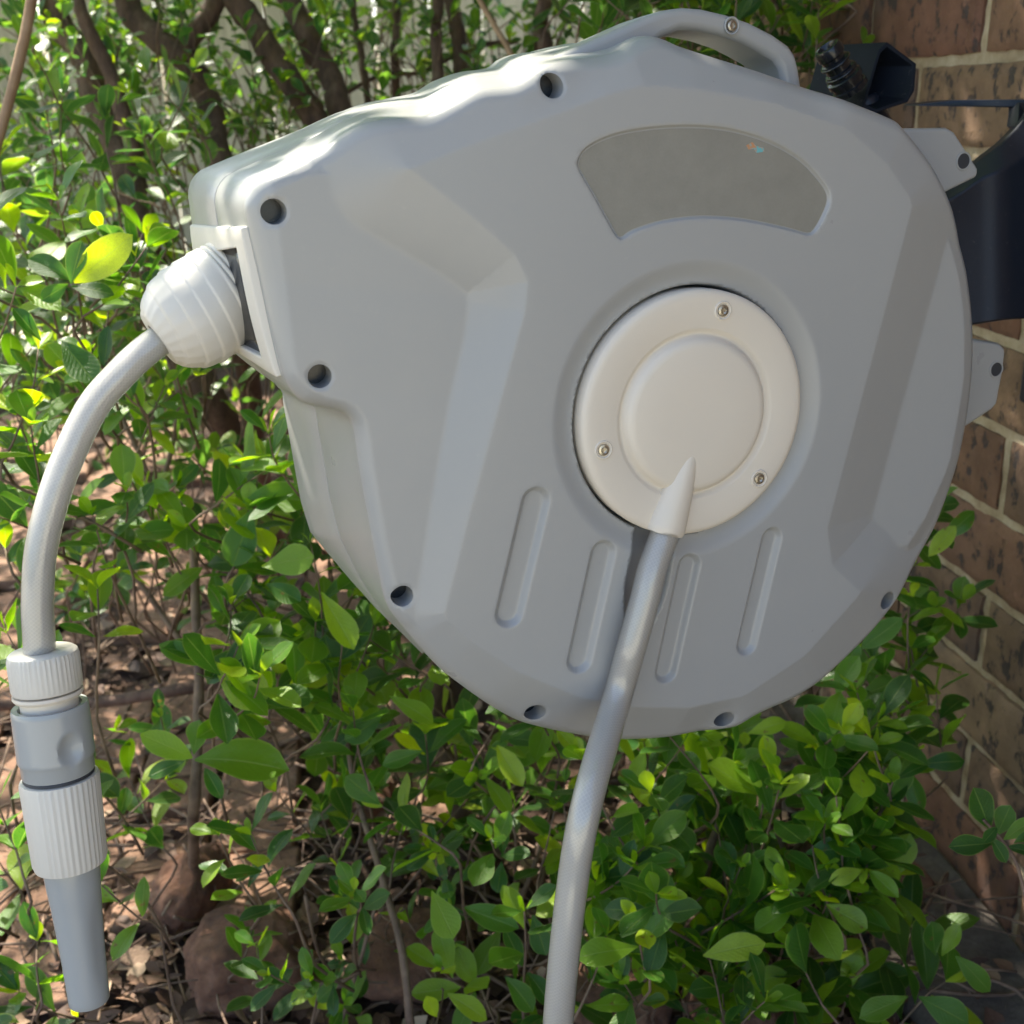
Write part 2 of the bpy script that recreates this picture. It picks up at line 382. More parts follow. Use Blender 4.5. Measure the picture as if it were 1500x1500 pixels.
ZR = -.021                                                  # rim level (plateau is 0)
O_px = [(358, 312), (362, 286), (376, 266), (407, 249), (460, 223), (493, 200), (517, 185), (550, 176), (585, 173), (612, 172), (645, 155), (684, 134), (713, 130), (737, 127), (758, 116), (783, 101), (815, 91), (850, 85), (876, 82), (900, 74), (928, 58), (948, 52), (968, 57), (1000, 72), (1090, 102), (1177, 133), (1285, 172), (1304, 184), (1340, 226), (1370, 272), (1394, 318), (1416, 390), (1426, 470), (1427, 533), (1417, 625), (1397, 707), (1370, 780), (1333, 837), (1311, 872), (1291, 897), (1262, 930), (1225, 965), (1187, 996), (1150, 1018), (1113, 1032), (1090, 1042), (1064, 1058), (1020, 1072), (960, 1083), (900, 1085), (850, 1079), (800, 1069), (762, 1059), (733, 1043), (700, 1020), (672, 999), (643, 976), (612, 944), (585, 912), (562, 880), (549, 830), (536, 764), (523, 690), (514, 628), (507, 609), (494, 600), (472, 596), (446, 590), (430, 578), (414, 552), (400, 500), (378, 400)]
O = [tuple(p) for p in crom(uvs(O_px, ZR), 6, True)]
def resample(poly, step):
    P = np.array(poly+[poly[0]]); d = np.r_[0, np.cumsum(np.hypot(*np.diff(P, axis=0).T))]
    n = max(8, int(d[-1]/step)); t = np.linspace(0, d[-1], n, endpoint=False)
    return np.c_[np.interp(t, d, P[:, 0]), np.interp(t, d, P[:, 1])]
def sdist(poly, X):
    """signed distance, negative inside"""
    P = np.asarray(poly); Q = np.roll(P, -1, 0); X = np.asarray(X); best = np.full(len(X), 1e9); ins = np.zeros(len(X), bool)
    for a, b in zip(P, Q):
        ab = b-a; L2 = ab@ab
        if L2 < 1e-16: continue
        t = np.clip(((X-a)@ab)/L2, 0, 1); dd = X-(a+t[:, None]*ab); best = np.minimum(best, (dd*dd).sum(1))
        c = (a[1] > X[:, 1]) != (b[1] > X[:, 1])
        if a[1] != b[1]: ins ^= c & (X[:, 0] < (b[0]-a[0])*(X[:, 1]-a[1])/(b[1]-a[1])+a[0])
    d = np.sqrt(best); return np.where(ins, -d, d)
OA = resample(O, .0030)
def normals2(P):
    t = np.roll(P, -1, 0)-np.roll(P, 1, 0); t /= np.linalg.norm(t, axis=1)[:, None]+1e-12
    n = np.c_[t[:, 1], -t[:, 0]]
    return n if area(P) > 0 else -n                          # outward
PLAT = resample(uvs([(600, 247), (700, 325), (755, 375), (773, 412), (769, 455), (735, 580), (690, 745), (650, 903), (690, 940), (760, 985), (850, 1022), (930, 1036), (1010, 1037), (1090, 1020), (1180, 960), (1262, 868), (1220, 830), (1212, 775), (1245, 650), (1290, 480), (1338, 297), (1300, 240), (1240, 188), (1130, 150), (1020, 130), (940, 125), (890, 138), (760, 187), (680, 215)]), .005)
QUAD = resample(uvs([(398, 262), (440, 256), (603, 247), (700, 300), (752, 400), (745, 470), (690, 680), (640, 880), (612, 918), (596, 905), (575, 870), (558, 790), (535, 620), (520, 600), (455, 570), (436, 555)], -.010), .01)
SIDE = resample(uvs([(1360, 275), (1380, 320), (1405, 400), (1414, 470), (1413, 560), (1392, 680), (1356, 760), (1330, 800), (1262, 800), (1240, 740), (1250, 600), (1300, 400), (1335, 290)], -.012), .01)
WIN_px = [(846, 248), (846, 234), (852, 221), (868, 208), (905, 193), (960, 184), (1020, 182), (1075, 188), (1130, 205), (1175, 231), (1203, 260), (1216, 280), (1217, 298), (1207, 322), (1196, 340), (1184, 346), (1150, 337), (1090, 325), (1030, 321), (975, 327), (930, 341), (914, 352), (904, 350), (893, 332), (870, 290)]
WIN = resample([tuple(p) for p in crom(uvs(WIN_px), 3, True)], .003)
HR_px = [(940, 770), (926, 810), (917, 850), (915, 885), (919, 912), (932, 922), (955, 915), (975, 870), (985, 820), (992, 770)]
HREC = resample([tuple(p) for p in crom(uvs(HR_px), 3, True)], .003)
SL_px = [((785, 735), (746, 899), 20.5), ((884, 811), (849, 968), 19.5), ((1010, 829), (976, 984), 18.5), ((1131, 789), (1094, 945), 17.5)]
def capsule(a, b, r, n=12):
    a, b = np.array(a), np.array(b); d = (b-a)/np.linalg.norm(b-a); an = math.atan2(d[1], d[0]); P = []
    for k in range(n+1): th = an+math.pi/2+math.pi*k/n; P.append(a+r*np.array([math.cos(th), math.sin(th)]))
    for k in range(n+1): th = an-math.pi/2+math.pi*k/n; P.append(b+r*np.array([math.cos(th), math.sin(th)]))
    return P
SLOTS = []
for a, b, w in SL_px:
    A, B = uv(*a), uv(*b); r = w*.60/F*1.16; SLOTS.append((np.array(A), np.array(B), r))
def capd(A, B, r, X):
    ab = B-A; t = np.clip(((X-A)@ab)/(ab@ab), 0, 1); return np.linalg.norm(X-(A+t[:, None]*ab), axis=1)-r
HOLES = []
for px, py, r, z in [(401, 310, .0058, -.010), (468, 551, .0058, -.010), (587, 870, .0058, -.010), (779, 1038, .0060, -.018), (1049, 1044, .0060, -.018), (1289, 874, .0060, -.018), (800, 127, .0060, -.012)]:
    HOLES.append((np.array(uv(px, py, z)), r))
HC = np.array(uv(1019, 609, .003)); HR_ = .0668
def smax(a, b, k=.0005):
    h = np.clip(.5+.5*(a-b)/k, 0, 1); return b+(a-b)*h+k*h*(1-h)
def sstep(x): x = np.clip(x, 0, 1); return x*x*(3-2*x)
def soft(d, k=.0006): return .5*(d+np.sqrt(d*d+k*k))-.0
RF = .0075                                                  # edge fillet
def feat(X):
    hp = -(.38-.15*sstep((X[:, 1]-.025)/.07)*(1-sstep((X[:, 0]+.115)/.05))+.20*sstep((X[:, 0]+.115)/.05)-.27*sstep((X[:, 0]-.045)/.03))*soft(sdist(PLAT, X))
    qx = X[:, 1]; ztilt = np.interp(qx, [-.115, -.03, .0, .05, .10, .13], [-.0054, -.0080, -.0088, -.0092, -.0082, -.0082])
    hq = ztilt-.45*soft(sdist(QUAD, X))
    hs = -.0125-.45*soft(sdist(SIDE, X))
    h = smax(smax(hp, hq), hs)
    h = smax(h, np.full(len(X), -.0195), .003)
    rho = np.linalg.norm(X-HC, axis=1)
    h = h-.0042*sstep((.083-rho)/.013)
    return h
def H(X):
    h = feat(X); rho = np.linalg.norm(X-HC, axis=1)
    h = h-.012*sstep((.0692-rho)/.0014)
    for A, B, r in SLOTS: h = h-.0036*sstep(-capd(A, B, r, X)/.0040)
    h = h-.0017*sstep(-sdist(WIN, X)/.0014)
    h = h-.011*sstep(-sdist(HREC, X)/.0022)
    for c, r in HOLES: h = h-.0007*sstep((r+.0009-np.linalg.norm(X-c, axis=1))/.0009)
    d = np.clip(-sdist(OA, X), 0, RF); h = h-(RF-np.sqrt(np.maximum(0, RF*RF-(RF-d)**2)))
    return h
# ---- triangulate
pts, edges = [], []
def loop(P):
    o = len(pts); n = len(P); pts.extend([tuple(p) for p in P]); edges.extend([(o+i, o+(i+1) % n) for i in range(n)]); return o, n
nO = normals2(OA)
o0, nO_ = loop(OA)
for d in (.00035, .0012, .0025, .0045, .0075):
    P = OA-nO*d; keep = -sdist(OA, P) > d*.93; pts.extend([tuple(p) for p in P[keep]])
for A, B, r in SLOTS:
    for d in (0, .001, .002, .003, .004): loop(capsule(A, B, r-d))
def inset(P, d): return P-normals2(P)*d
for d in (0, .0005, .001, .0014): loop(inset(WIN, d))
for d in (0, .0007, .0014, .0022): loop(inset(HREC, d))
def circle(c, r, n=40): return [(c[0]+r*math.cos(2*math.pi*k/n), c[1]+r*math.sin(2*math.pi*k/n)) for k in range(n)]
for c, r in HOLES: loop(circle(c, r+.0009, 36)); loop(circle(c, r, 36))
for r in (.0692, .0688, .0683, .0678): loop(circle(HC, r, 160))
for PP in (PLAT, QUAD, SIDE):
    for d in (-.0005, .0, .0005):
        q_ = PP-normals2(PP)*d; q_ = q_[(-sdist(OA, q_) > .0085) & (np.linalg.norm(q_-HC, axis=1) > .07)]; pts.extend([tuple(p) for p in q_])
bb0, bb1 = OA.min(0), OA.max(0); g = .0017
gx, gy = np.meshgrid(np.arange(bb0[0], bb1[0], g), np.arange(bb0[1], bb1[1], g*.866))
gx = gx+(np.arange(gx.shape[0]) % 2)[:, None]*g*.5; G = np.c_[gx.ravel(), gy.ravel()]
ok = (-sdist(OA, G) > .0078) & (np.linalg.norm(G-HC, axis=1) > .0697)
for A, B, r in SLOTS: dd = capd(A, B, r, G); ok &= (dd > .0008) | (dd < -.0048)
dd = sdist(WIN, G); ok &= (dd > .0008) | (dd < -.002)
dd = sdist(HREC, G); ok &= (dd > .0008) | (dd < -.003)
for c, r in HOLES: ok &= np.linalg.norm(G-c, axis=1) > r+.0016
G = G[ok]; pts.extend([tuple(p) for p in G])
cv, ce, cf, ov, oe, of = delaunay_2d_cdt([Vector(p) for p in pts], edges, [], 0, 1e-6)
X = np.array([tuple(v) for v in cv]); T = np.array([f for f in cf if len(f) == 3])
cen = X[T].mean(1); keep = sdist(OA, cen) < 0
for c, r in HOLES: keep &= np.linalg.norm(cen-c, axis=1) > r*.995
keep &= np.linalg.norm(cen-HC, axis=1) > .03
T = T[keep]
a_ = X[T]; cr = (a_[:, 1, 0]-a_[:, 0, 0])*(a_[:, 2, 1]-a_[:, 0, 1])-(a_[:, 1, 1]-a_[:, 0, 1])*(a_[:, 2, 0]-a_[:, 0, 0])
T[cr < 0] = T[cr < 0][:, ::-1]
Z = H(X); e = .00035
gxn = (H(X+[e, 0])-H(X-[e, 0]))/(2*e); gyn = (H(X+[0, e])-H(X-[0, e]))/(2*e)
dO = -sdist(OA, X); nrm = np.c_[-gxn, -gyn, np.ones(len(X))]; nrm /= np.linalg.norm(nrm, axis=1)[:, None]
near = dO < .0008
if near.any():
    idx = np.where(near)[0]
    for i in idx:
        j = np.argmin(((OA-X[i])**2).sum(1)); a = math.acos(min(1, max(0, 1-(RF-dO[i])/RF))) if False else math.asin(min(1, max(0, (RF-dO[i])/RF)))
        nrm[i] = (nO[j, 0]*math.sin(a), nO[j, 1]*math.sin(a), math.cos(a))
me = bulk('front_cover', np.c_[X, Z], T)
me.normals_split_custom_set_from_vertices([tuple(v) for v in nrm])
link('front_cover', me, reel, M_GREY)
# screw wells
for c, r in HOLES:
    z = float(feat(np.array([c]))[0]); d = -sdist(OA, np.array([c]))[0]
    ztop = [float(H(np.array([p]))[0]) for p in circle(c, r, 36)]
    V = [(*p, zz+.0001) for p, zz in zip(circle(c, r, 36), ztop)]+[(*p, z-.034) for p in circle(c, r*.95, 36)]
    Fc = [(i, (i+1) % 36, 36+(i+1) % 36, 36+i) for i in range(36)]+[tuple(range(36, 72))[::1]]
    o = link('screw_hole', mesh('screw_hole', V, Fc[:-1], True, 40), reel, M_GREY)
    V2 = [(*p, z-.014) for p in circle(c, r*.985, 36)]; link('well_shade', mesh('well_shade', V2, [tuple(range(36))]), o, M_BLACK)  # black disc part way down stands for the shade in the hole
# hub recess floor, its dark colour carries the shade of the gap
V, Fc = lathe_geo([(.0685, -.018), (.002, -.018)], 64, cap=False); V = [(v.x+HC[0], v.y+HC[1], v.z) for v in V]
link('hub_recess', mesh('hub_recess', V, Fc), reel, M_DARK)
# back shell: loft of outlines
ZB = -.155
nOf = len(OA)
Zrim = H(OA)
def oi_near(px, py): p = np.array(uv(px, py, ZR)); return int(np.argmin(((OA-p)**2).sum(1)))
# anchor pairs: (front px, back xy)
B_px = [((430, 578), (322, 492)), ((378, 400), (296, 420)), ((358, 312), (276, 300)), ((363, 284), (277, 268)), ((380, 262), (293, 249)), ((407, 249), (335, 231)), ((460, 223), (420, 197)), ((517, 185), (500, 163)), ((585, 173), (560, 146)), ((612, 172), (596, 139)), ((645, 155), (628, 121)), ((684, 134), (665, 108)), ((737, 127), (708, 101)), ((758, 116), (722, 90)), ((815, 91), (770, 78)), ((876, 82), (820, 66)), ((928, 58), (865, 60))]
B_px2 = [((612, 944), (604, 938)), ((585, 912), (570, 905)), ((562, 880), (525, 861)), ((549, 830), (485, 815)), ((536, 764), (452, 775)), ((523, 690), (438, 730)), ((514, 628), (412, 585)), ((500, 603), (405, 565)), ((472, 596), (385, 545))]
anch = {}
for f, b in B_px+B_px2: anch[oi_near(*f)] = np.array(uv(*b, ZB))
for f in [(1000, 72), (1177, 133), (1304, 184), (1394, 318), (1427, 533), (1370, 780), (1262, 930), (1113, 1032), (960, 1083), (800, 1069), (672, 999)]:
    i = oi_near(*f); anch[i] = OA[i]-nO[i]*.004
ks = sorted(anch); BA = np.zeros_like(OA)
for a, b in zip(ks, ks[1:]+[ks[0]+nOf]):
    for i in range(a, b+1):
        t = (i-a)/(b-a); off = (anch[a]-OA[a])*(1-t)+(anch[b % nOf]-OA[b % nOf])*t
        BA[i % nOf] = OA[i % nOf]+off
def ring(t, z, ins=0):
    P = OA*(1-t)+BA*t; P = P-nO*ins
    return [(p[0], p[1], z) for p in P]
V = [(p[0], p[1], z+.0001) for p, z in zip(OA, Zrim)]; Fc = []
zs = -.075
for zf, ins in [(.15, 0), (.5, 0), (.96, 0), (.985, .0003), (.995, .0012), (1.005, .0012), (1.015, .0003), (1.04, 0)]:
    P = OA+(BA-OA)*.55*min(1, zf); V += [(p[0]-n[0]*ins, p[1]-n[1]*ins, float(zr)*(1-min(1, zf))+zs*min(1, zf)-(zf-1)*.02*(zf > 1)) for p, n, zr in zip(P, nO, Zrim)]
for zz, t, ins in [(-.10, .75, 0), (-.13, .92, 0), (ZB+.006, 1, 0), (ZB+.002, 1, .0015), (ZB, 1, .005)]: V += ring(t, zz, ins)
nr = len(V)//nOf
for r_ in range(nr-1):
    for i in range(nOf):
        Fc.append((r_*nOf+i, r_*nOf+(i+1) % nOf, (r_+1)*nOf+(i+1) % nOf, (r_+1)*nOf+i))
Fc.append(tuple(range((nr-1)*nOf, nr*nOf))[::-1])
if area(OA) > 0: Fc = [f[::-1] for f in Fc]
me = mesh('back_shell', V, Fc, True, 42); link('back_shell', me, reel, M_GREY)

# label in the recess
LP = inset(WIN, .0019); V = [(p[0], p[1], -.00145) for p in LP]+[(p[0], p[1], -.0018) for p in LP]; n = len(LP)
Fc = [tuple(range(n)), tuple(range(2*n-1, n-1, -1))]+[(i, i+n, (i+1) % n+n, (i+1) % n) for i in range(n)]
if area(LP) < 0: Fc = [f[::-1] for f in Fc]
link('label_plate', mesh('label_plate', V, Fc, False), reel, M_LABEL, label='dull olive grey label plate let into the grey cover')
fp = uvs([(1093, 213), (1102, 208), (1108, 214), (1118, 216), (1120, 222), (1108, 224), (1104, 218), (1096, 219)], -.0014)
V, Fc = prism(fp, -.0014, -.00135)
if area(fp) < 0: Fc = [f[::-1] for f in Fc]
link('foil_scrap', mesh('foil_scrap', V, Fc, False), reel, M_FOIL)

# hub disc
HT = .0035
prof = [(.0672, -.014), (.0674, -.002), (.0672, HT-.0022), (.0662, HT-.0008), (.0640, HT-.0001), (.0620, HT), (.0475, HT), (.0463, HT-.0004), (.0452, HT-.0018), (.0440, HT-.0024), (.0432, HT-.0022), (.0420, HT+.0002), (.0408, HT+.0018), (.0392, HT+.0027), (.0370, HT+.0031), (.02, HT+.0034), (.0005, HT+.0035)]
V, Fc = lathe_geo(prof, 160); V = [(v.x+HC[0], v.y+HC[1], v.z) for v in V]
disc = link('centre_disc', mesh('centre_disc', V, Fc, True, 60), reel, M_WHITE, label='round ivory centre disc with raised dome')
# spout on the disc: half cone widening to the hose
tip = Vector((*uv(1025, 637, HT+.003), HT-.0014)); end = Vector((*uv(980, 783, .008), .0022))
ax = (end-tip); L = ax.length; axn = ax.normalized(); sd = axn.cross(Vector((0, 0, 1))).normalized(); upn = sd.cross(axn)
if upn.z < 0: upn = -upn
V, Fc = [], []; NS, NK = 26, 24
for i in range(NS+1):
    t = i/NS; rr_ = .0003+.0114*min(1, t*1.05)**.52; 
    if i == NS: rr_ -= .0007
    for k in range(NK):
        a = 2*math.pi*k/NK; V.append(tip+axn*(L*(t if i < NS else 1.004))+sd*math.cos(a)*rr_+upn*math.sin(a)*rr_*.86)
for rr_ in (.0088, .0085):
    for k in range(NK):
        a = 2*math.pi*k/NK; V.append(tip+axn*(L*(1.004 if rr_ > .0086 else .93))+sd*math.cos(a)*rr_+upn*math.sin(a)*rr_)
for i in range(NS+2):
    for k in range(NK): Fc.append((i*NK+k, i*NK+(k+1) % NK, (i+1)*NK+(k+1) % NK, (i+1)*NK+k))
Fc.append(tuple((NS+2)*NK+k for k in range(NK)))
link('hose_spout', mesh('hose_spout', V, Fc, True, 55), disc, M_WHITE)
def screw(parent, c, z, r=.0029, M=None, hole=True):
    hd = [(r, -.0006), (r, .0004), (r*.9, .0009), (r*.55, .0011), (r*.5, .0004), (r*.1, .0003)]
    def md(rr_, zz, a): return rr_*(1 if rr_ > r*.53 else (.62+.38*abs(math.cos(2*a))))
    V, Fc = lathe_geo(hd, 32, md)
    MM = M if M else Matrix.Translation((c[0], c[1], z))
    V = [MM @ v for v in V]; link('screw', mesh('screw', V, Fc, True, 35), parent, M_STEEL)
    V, Fc = lathe_geo([(r*1.55, .0000), (r*1.52, .0007), (r*1.38, .0009), (r*1.22, .0006), (r*1.12, -.001)], 32, None, MM, cap=False)
    link('screw_collar', mesh('screw_collar', V, Fc, True, 60), parent, M_WHITE if parent is disc else M_GREY)
for p in [(1059, 455), (884, 659), (1112, 701)]:
    screw(disc, uv(*p, HT), HT-.0001, .0033)

# carrying handle
def poly_part(name, px_list, zf, zb, m, parent, bw_=.003, seg=3, **k):
    P = uvs(px_list, zf)
    if area(P) < 0: P = P[::-1]
    V, Fc = prism(P, zb, zf); o = link(name, mesh(name, V, Fc, True, 30), parent, m, **k); return bevel(o, bw_, seg)
hp = [(800, 90), (860, 62), (905, 42), (945, 24), (975, 14), (1003, 10), (1030, 12), (1065, 20), (1100, 32), (1135, 50), (1158, 66), (1168, 80), (1173, 100), (1178, 135), (1182, 160), (1152, 152), (1148, 121), (1144, 100), (1136, 88), (1115, 76), (1090, 63), (1055, 51), (1020, 44), (997, 44), (970, 56), (945, 75), (900, 100), (840, 110)]
hd = poly_part('carry_handle', hp, -.042, -.078, M_GREY, reel, .0045, 4)
screw(hd, None, 0, .0030, Matrix.Translation((*uv(1071, 38, -.042), -.0415)))
# mounting lugs
def lug(px_list, hole, zf=-.050, zb=-.085):
    P = resample([tuple(p) for p in uvs(px_list, zf)], .003)
    if area(P) < 0: P = P[::-1]
    o = poly_part('mounting_lug', px_list, zf, zb, M_GREY, reel, .003, 3)
    c = uv(*hole, zf)
    V, Fc = lathe_geo([(.0056, .0002), (.0054, .0006), (.0046, .0006), (.0043, -.001), (.0042, -.0012)], 32, None, Matrix.Translation((*c, zf)), cap=False)
    link('hole_rim', mesh('hole_rim', V, Fc, True, 50), o, M_GREY)
    V = [(c[0]+.0045*math.cos(k*math.pi/16), c[1]+.0045*math.sin(k*math.pi/16), zf+.0003) for k in range(32)]; Fc = [tuple(range(32))]
    link('lug_hole_shade', mesh('lug_hole_shade', V, Fc), o, M_DARK)  # flat dark disc stands for the shaded inside of the lug hole
lug([(1270, 190), (1300, 188), (1388, 187), (1399, 193), (1434, 247), (1433, 259), (1376, 287), (1300, 290)], (1411, 236))
lug([(1400, 490), (1424, 496), (1466, 503), (1475, 512), (1471, 545), (1462, 593), (1454, 601), (1415, 627), (1395, 620)], (1459, 541))

# nozzle frame on the left flank
def flank(px, py, z): return Vector((*uv(px, py, z), z))
def lathe_part(name, prof, M, m, parent, seg=64, mod=None, sharp=40, cap=True, **k):
    V, Fc = lathe_geo(prof, seg, mod, M, cap); return link(name, mesh(name, V, Fc, True, sharp), parent, m, **k)
def bar(a, b, wdir, w, ndir, h):
    V = []
    for p in (a, b):
        for s1, s2 in ((0, 0), (1, 0), (1, 1), (0, 1)): V.append(p+wdir*w*s1+ndir*h*s2)
    return V, [(0, 1, 2, 3)[::-1], (4, 5, 6, 7), (0, 4, 5, 1), (1, 5, 6, 2), (2, 6, 7, 3), (3, 7, 4, 0)]
def flank_pt(fi, z, h):
    i = int(math.floor(fi)); f = fi-i; i0, i1 = i % nOf, (i+1) % nOf
    t = float(np.interp(-z, [.02, .075, .10, .13, .149], [0, .55, .75, .92, 1.0]))
    p = (OA[i0]+(BA[i0]-OA[i0])*t)*(1-f)+(OA[i1]+(BA[i1]-OA[i1])*t)*f; n = nO[i0]*(1-f)+nO[i1]*f
    n3 = Vector((n[0], n[1], -.12)).normalized()
    return Vector((p[0], p[1], z))+n3*h
ia, ib = oi_near(356, 330), oi_near(413, 549)
if ib < ia: ib, ia = ib, ia
if abs(ib-ia) > nOf/2: ia, ib = (ia+nOf, ib) if ia < ib else (ia, ib+nOf)
def fg(a, b, h): return flank_pt(ia+(ib-ia)*a, -.0215-.120*b, h)
def strip(a0, a1, b0, b1, n, m_, h):
    V, Fc = [], []
    for lay in (h, -.003):
        for i in range(n+1):
            for j in range(m_+1): V.append(fg(a0+(a1-a0)*i/n, b0+(b1-b0)*j/m_, lay))
    w_ = m_+1; o = (n+1)*w_
    for i in range(n):
        for j in range(m_):
            q = (i*w_+j, i*w_+j+1, (i+1)*w_+j+1, (i+1)*w_+j); Fc.append(q); Fc.append(tuple(o+k for k in q[::-1]))
    for i in range(n):
        Fc.append((i*w_, (i+1)*w_, o+(i+1)*w_, o+i*w_)); Fc.append(((i+1)*w_+m_, i*w_+m_, o+i*w_+m_, o+(i+1)*w_+m_))
    for j in range(m_):
        Fc.append((j+1, j, o+j, o+j+1)); k = n*w_; Fc.append((k+j, k+j+1, o+k+j+1, o+k+j))
    return V, Fc
As = [0, .04, .08, .12]+[.12+.76*k/10 for k in range(1, 10)]+[.88, .92, .96, 1]; Bs = [0, .05, .10]+[.10+.82*k/8 for k in range(1, 8)]+[.92, .96, 1]
def frame_geo():
    V, Fc = [], []; na, nb = len(As), len(Bs); o = na*nb
    for lay in (1, 0):
        for a in As:
            for b in Bs:
                e = min(a, 1-a, b, 1-b); V.append(fg(a, b, (.0034 if e > 0 else .0026)+.0012*math.sin(math.pi*a) if lay else -.003))
    cell = lambda i, j: 0 <= i < na-1 and 0 <= j < nb-1 and not (.115 < (As[i]+As[i+1])/2 < .885 and .095 < (Bs[j]+Bs[j+1])/2 < .925)
    for i in range(na-1):
        for j in range(nb-1):
            if not cell(i, j): continue
            a, b, c, d = i*nb+j, i*nb+j+1, (i+1)*nb+j+1, (i+1)*nb+j
            Fc += [(a, b, c, d), (o+d, o+c, o+b, o+a)]
            if not cell(i, j-1): Fc.append((a, d, o+d, o+a))
            if not cell(i, j+1): Fc.append((c, b, o+b, o+c))
            if not cell(i-1, j): Fc.append((b, a, o+a, o+b))
            if not cell(i+1, j): Fc.append((d, c, o+c, o+d))
    return V, Fc
bevel(link('outlet_frame', mesh('outlet_frame', *frame_geo(), True, 50), reel, M_WHITE2, label='ivory frame round the hose outlet'), .0011, 3, 50)
link('outlet_shade_panel', mesh('outlet_shade_panel', *strip(.12, .88, .1, .92, 6, 6, .0008)), reel, M_BLACK)  # black panel on the uncut flank stands for the shaded interior

# ================================================================== BLACK FITTING behind the reel, WALL BRACKET
fit = empty('hose_connector', Matrix.Translation(at(1270, 120, .80)), label='black plastic click connector on an open hexagonal cup behind the reel top', cat='hose fitting')
fI = fit.matrix_world.inverted()
def loc(Mi, V): return [Mi @ Vector(v) for v in V]
D = .80
rim = [(1300, 61), (1343, 93), (1340, 133), (1330, 150), (1282, 166), (1263, 158), (1277, 108), (1288, 72)]
back = [(1255, 66), (1232, 80), (1225, 110), (1215, 150), (1228, 178), (1250, 180), (1232, 120), (1242, 90)]
rimo = [at(x, y, D) for x, y in rim]; c0 = sum(rimo, Vector())/8
nr_ = (at(1190, 105, D+.045)-at(1300, 110, D)).normalized()
bk = [p+nr_*.052-(p-c0)*.12 for p in rimo]
rimi = [c0+(p-c0)*.86+nr_*.0 for p in rimo]; bki = [c0+(p-c0)*.72+nr_*.048 for p in rimo]
V = rimo+rimi+bki+bk; Fc = []
for i in range(8):
    j = (i+1) % 8; Fc += [(i, j, 8+j, 8+i), (8+i, 8+j, 16+j, 16+i), (24+i, 24+j, j, i)]
Fc += [tuple(range(16, 24)), tuple(range(24, 32))[::-1]]
bevel(link('cup', mesh('cup', loc(fI, V), Fc, True, 30), fit, M_CUP), .0008, 2)
a0 = at(1247, 132, D-.005); a1 = at(1208, 64, D-.022); axc = (a1-a0); Lc = axc.length; k_ = Lc
prof = [(.0135, 0), (.0135, .10), (.0122, .11), (.0122, .2), (.0138, .21), (.0138, .30), (.0118, .33), (.0118, .44), (.0098, .46), (.0098, .56), (.0108, .58), (.0108, .64), (.0092, .66), (.0092, .72), (.0106, .75), (.0106, .88), (.0095, .93), (.0072, .94), (.0060, .91), (.0050, .78), (.0005, .78)]
prof = [(r*.92, z*Lc) for r, z in prof]
V, Fc = lathe_geo(prof, 40, lambda r, z, a: r*(1+.03*math.cos(12*a)*(z < .2*Lc)), frame_z(a0, axc)); link('click_stem', mesh('click_stem', loc(fI, V), Fc, True, 35), fit, M_BLACK)
for tt, rr_ in ((.39, .0118), (.60, .0112)):
    V, Fc = [], []; 
    for i in range(40):
        for k in range(8):
            a = 2*math.pi*i/40; b = 2*math.pi*k/8; q = rr_*.92+.0010*math.cos(b); V.append(frame_z(a0+axc*tt, axc) @ Vector((q*math.cos(a), q*math.sin(a), .0010*math.sin(b))))
    for i in range(40):
        for k in range(8): Fc.append((i*8+k, ((i+1) % 40)*8+k, ((i+1) % 40)*8+(k+1) % 8, i*8+(k+1) % 8))
    link('seal_ring', mesh('seal_ring', loc(fI, V), Fc), fit, M_BLACK)
# hidden elbow carrying the fitting down to the bracket
V, Fc = tube_geo(crom([at(1262, 150, D+.02), at(1290, 200, D+.02), at(1340, 300, D+.02), at(1410, 380, D+.04)], 5), .012, 14)
link('elbow', mesh('elbow', loc(fI, V), Fc), fit, M_NAVY)

br = empty('wall_bracket', Matrix.Translation(wall(1560, 320, -.02)), label='dark navy plastic swivel bracket joining the reel to the brick wall', cat='wall bracket')
bI = br.matrix_world.inverted()
# the arm: sections from the pivot (left, near reel) to the wall plate
def section(px, ytop, yridge, yrid2, ybot, d, th):
    """five-sided cross section at column px: front face ridged"""
    return [at(px, ytop, d+.010), at(px, yridge, d-.006), at(px, yrid2, d+.004), at(px, ybot, d+.012), at(px-8, ybot, d+th), at(px-8, ytop, d+th)]
secs = [section(1335, 290, 320, 400, 470, .80, .05), section(1400, 262, 287, 345, 478, .80, .05), section(1437, 232, 262, 330, 474, .80, .055), section(1470, 206, 248, 322, 469, .80, .06), section(1500, 172, 232, 312, 467, .81, .065), section(1540, 110, 205, 305, 470, .825, .07), section(1585, 40, 170, 300, 500, .845, .07), section(1625, -10, 140, 300, 560, .86, .065)]
V, Fc = [], []
sm = []
for i in range(6): sm.append(crom([tuple(s_[i]) for s_ in secs], 5))
for j in range(len(sm[0])):
    for i in range(6): V.append(Vector(sm[i][j]))
nj = len(sm[0])
for j in range(nj-1):
    for i in range(6): Fc.append((j*6+i, j*6+(i+1) % 6, (j+1)*6+(i+1) % 6, (j+1)*6+i))
Fc += [tuple(range(6))[::-1], tuple((nj-1)*6+i for i in range(6))]
bevel(link('arm', mesh('arm', loc(bI, V), Fc, True, 25), br, M_NAVY), .002, 3, 18)
# flat wall plate
P0 = wall(1600, 320, -.004); V, Fc = [], []
bx = prism([(-.11, -.17), (.10, -.17), (.10, .16), (-.11, .16)], .0, .014)
V = [Vector((-.003-p[2], P0.y+p[0]-.05, P0.z+p[1])) for p in bx[0]]
bevel(link('wall_plate', mesh('wall_plate', loc(bI, V), bx[1], False), br, M_NAVY), .004, 3)
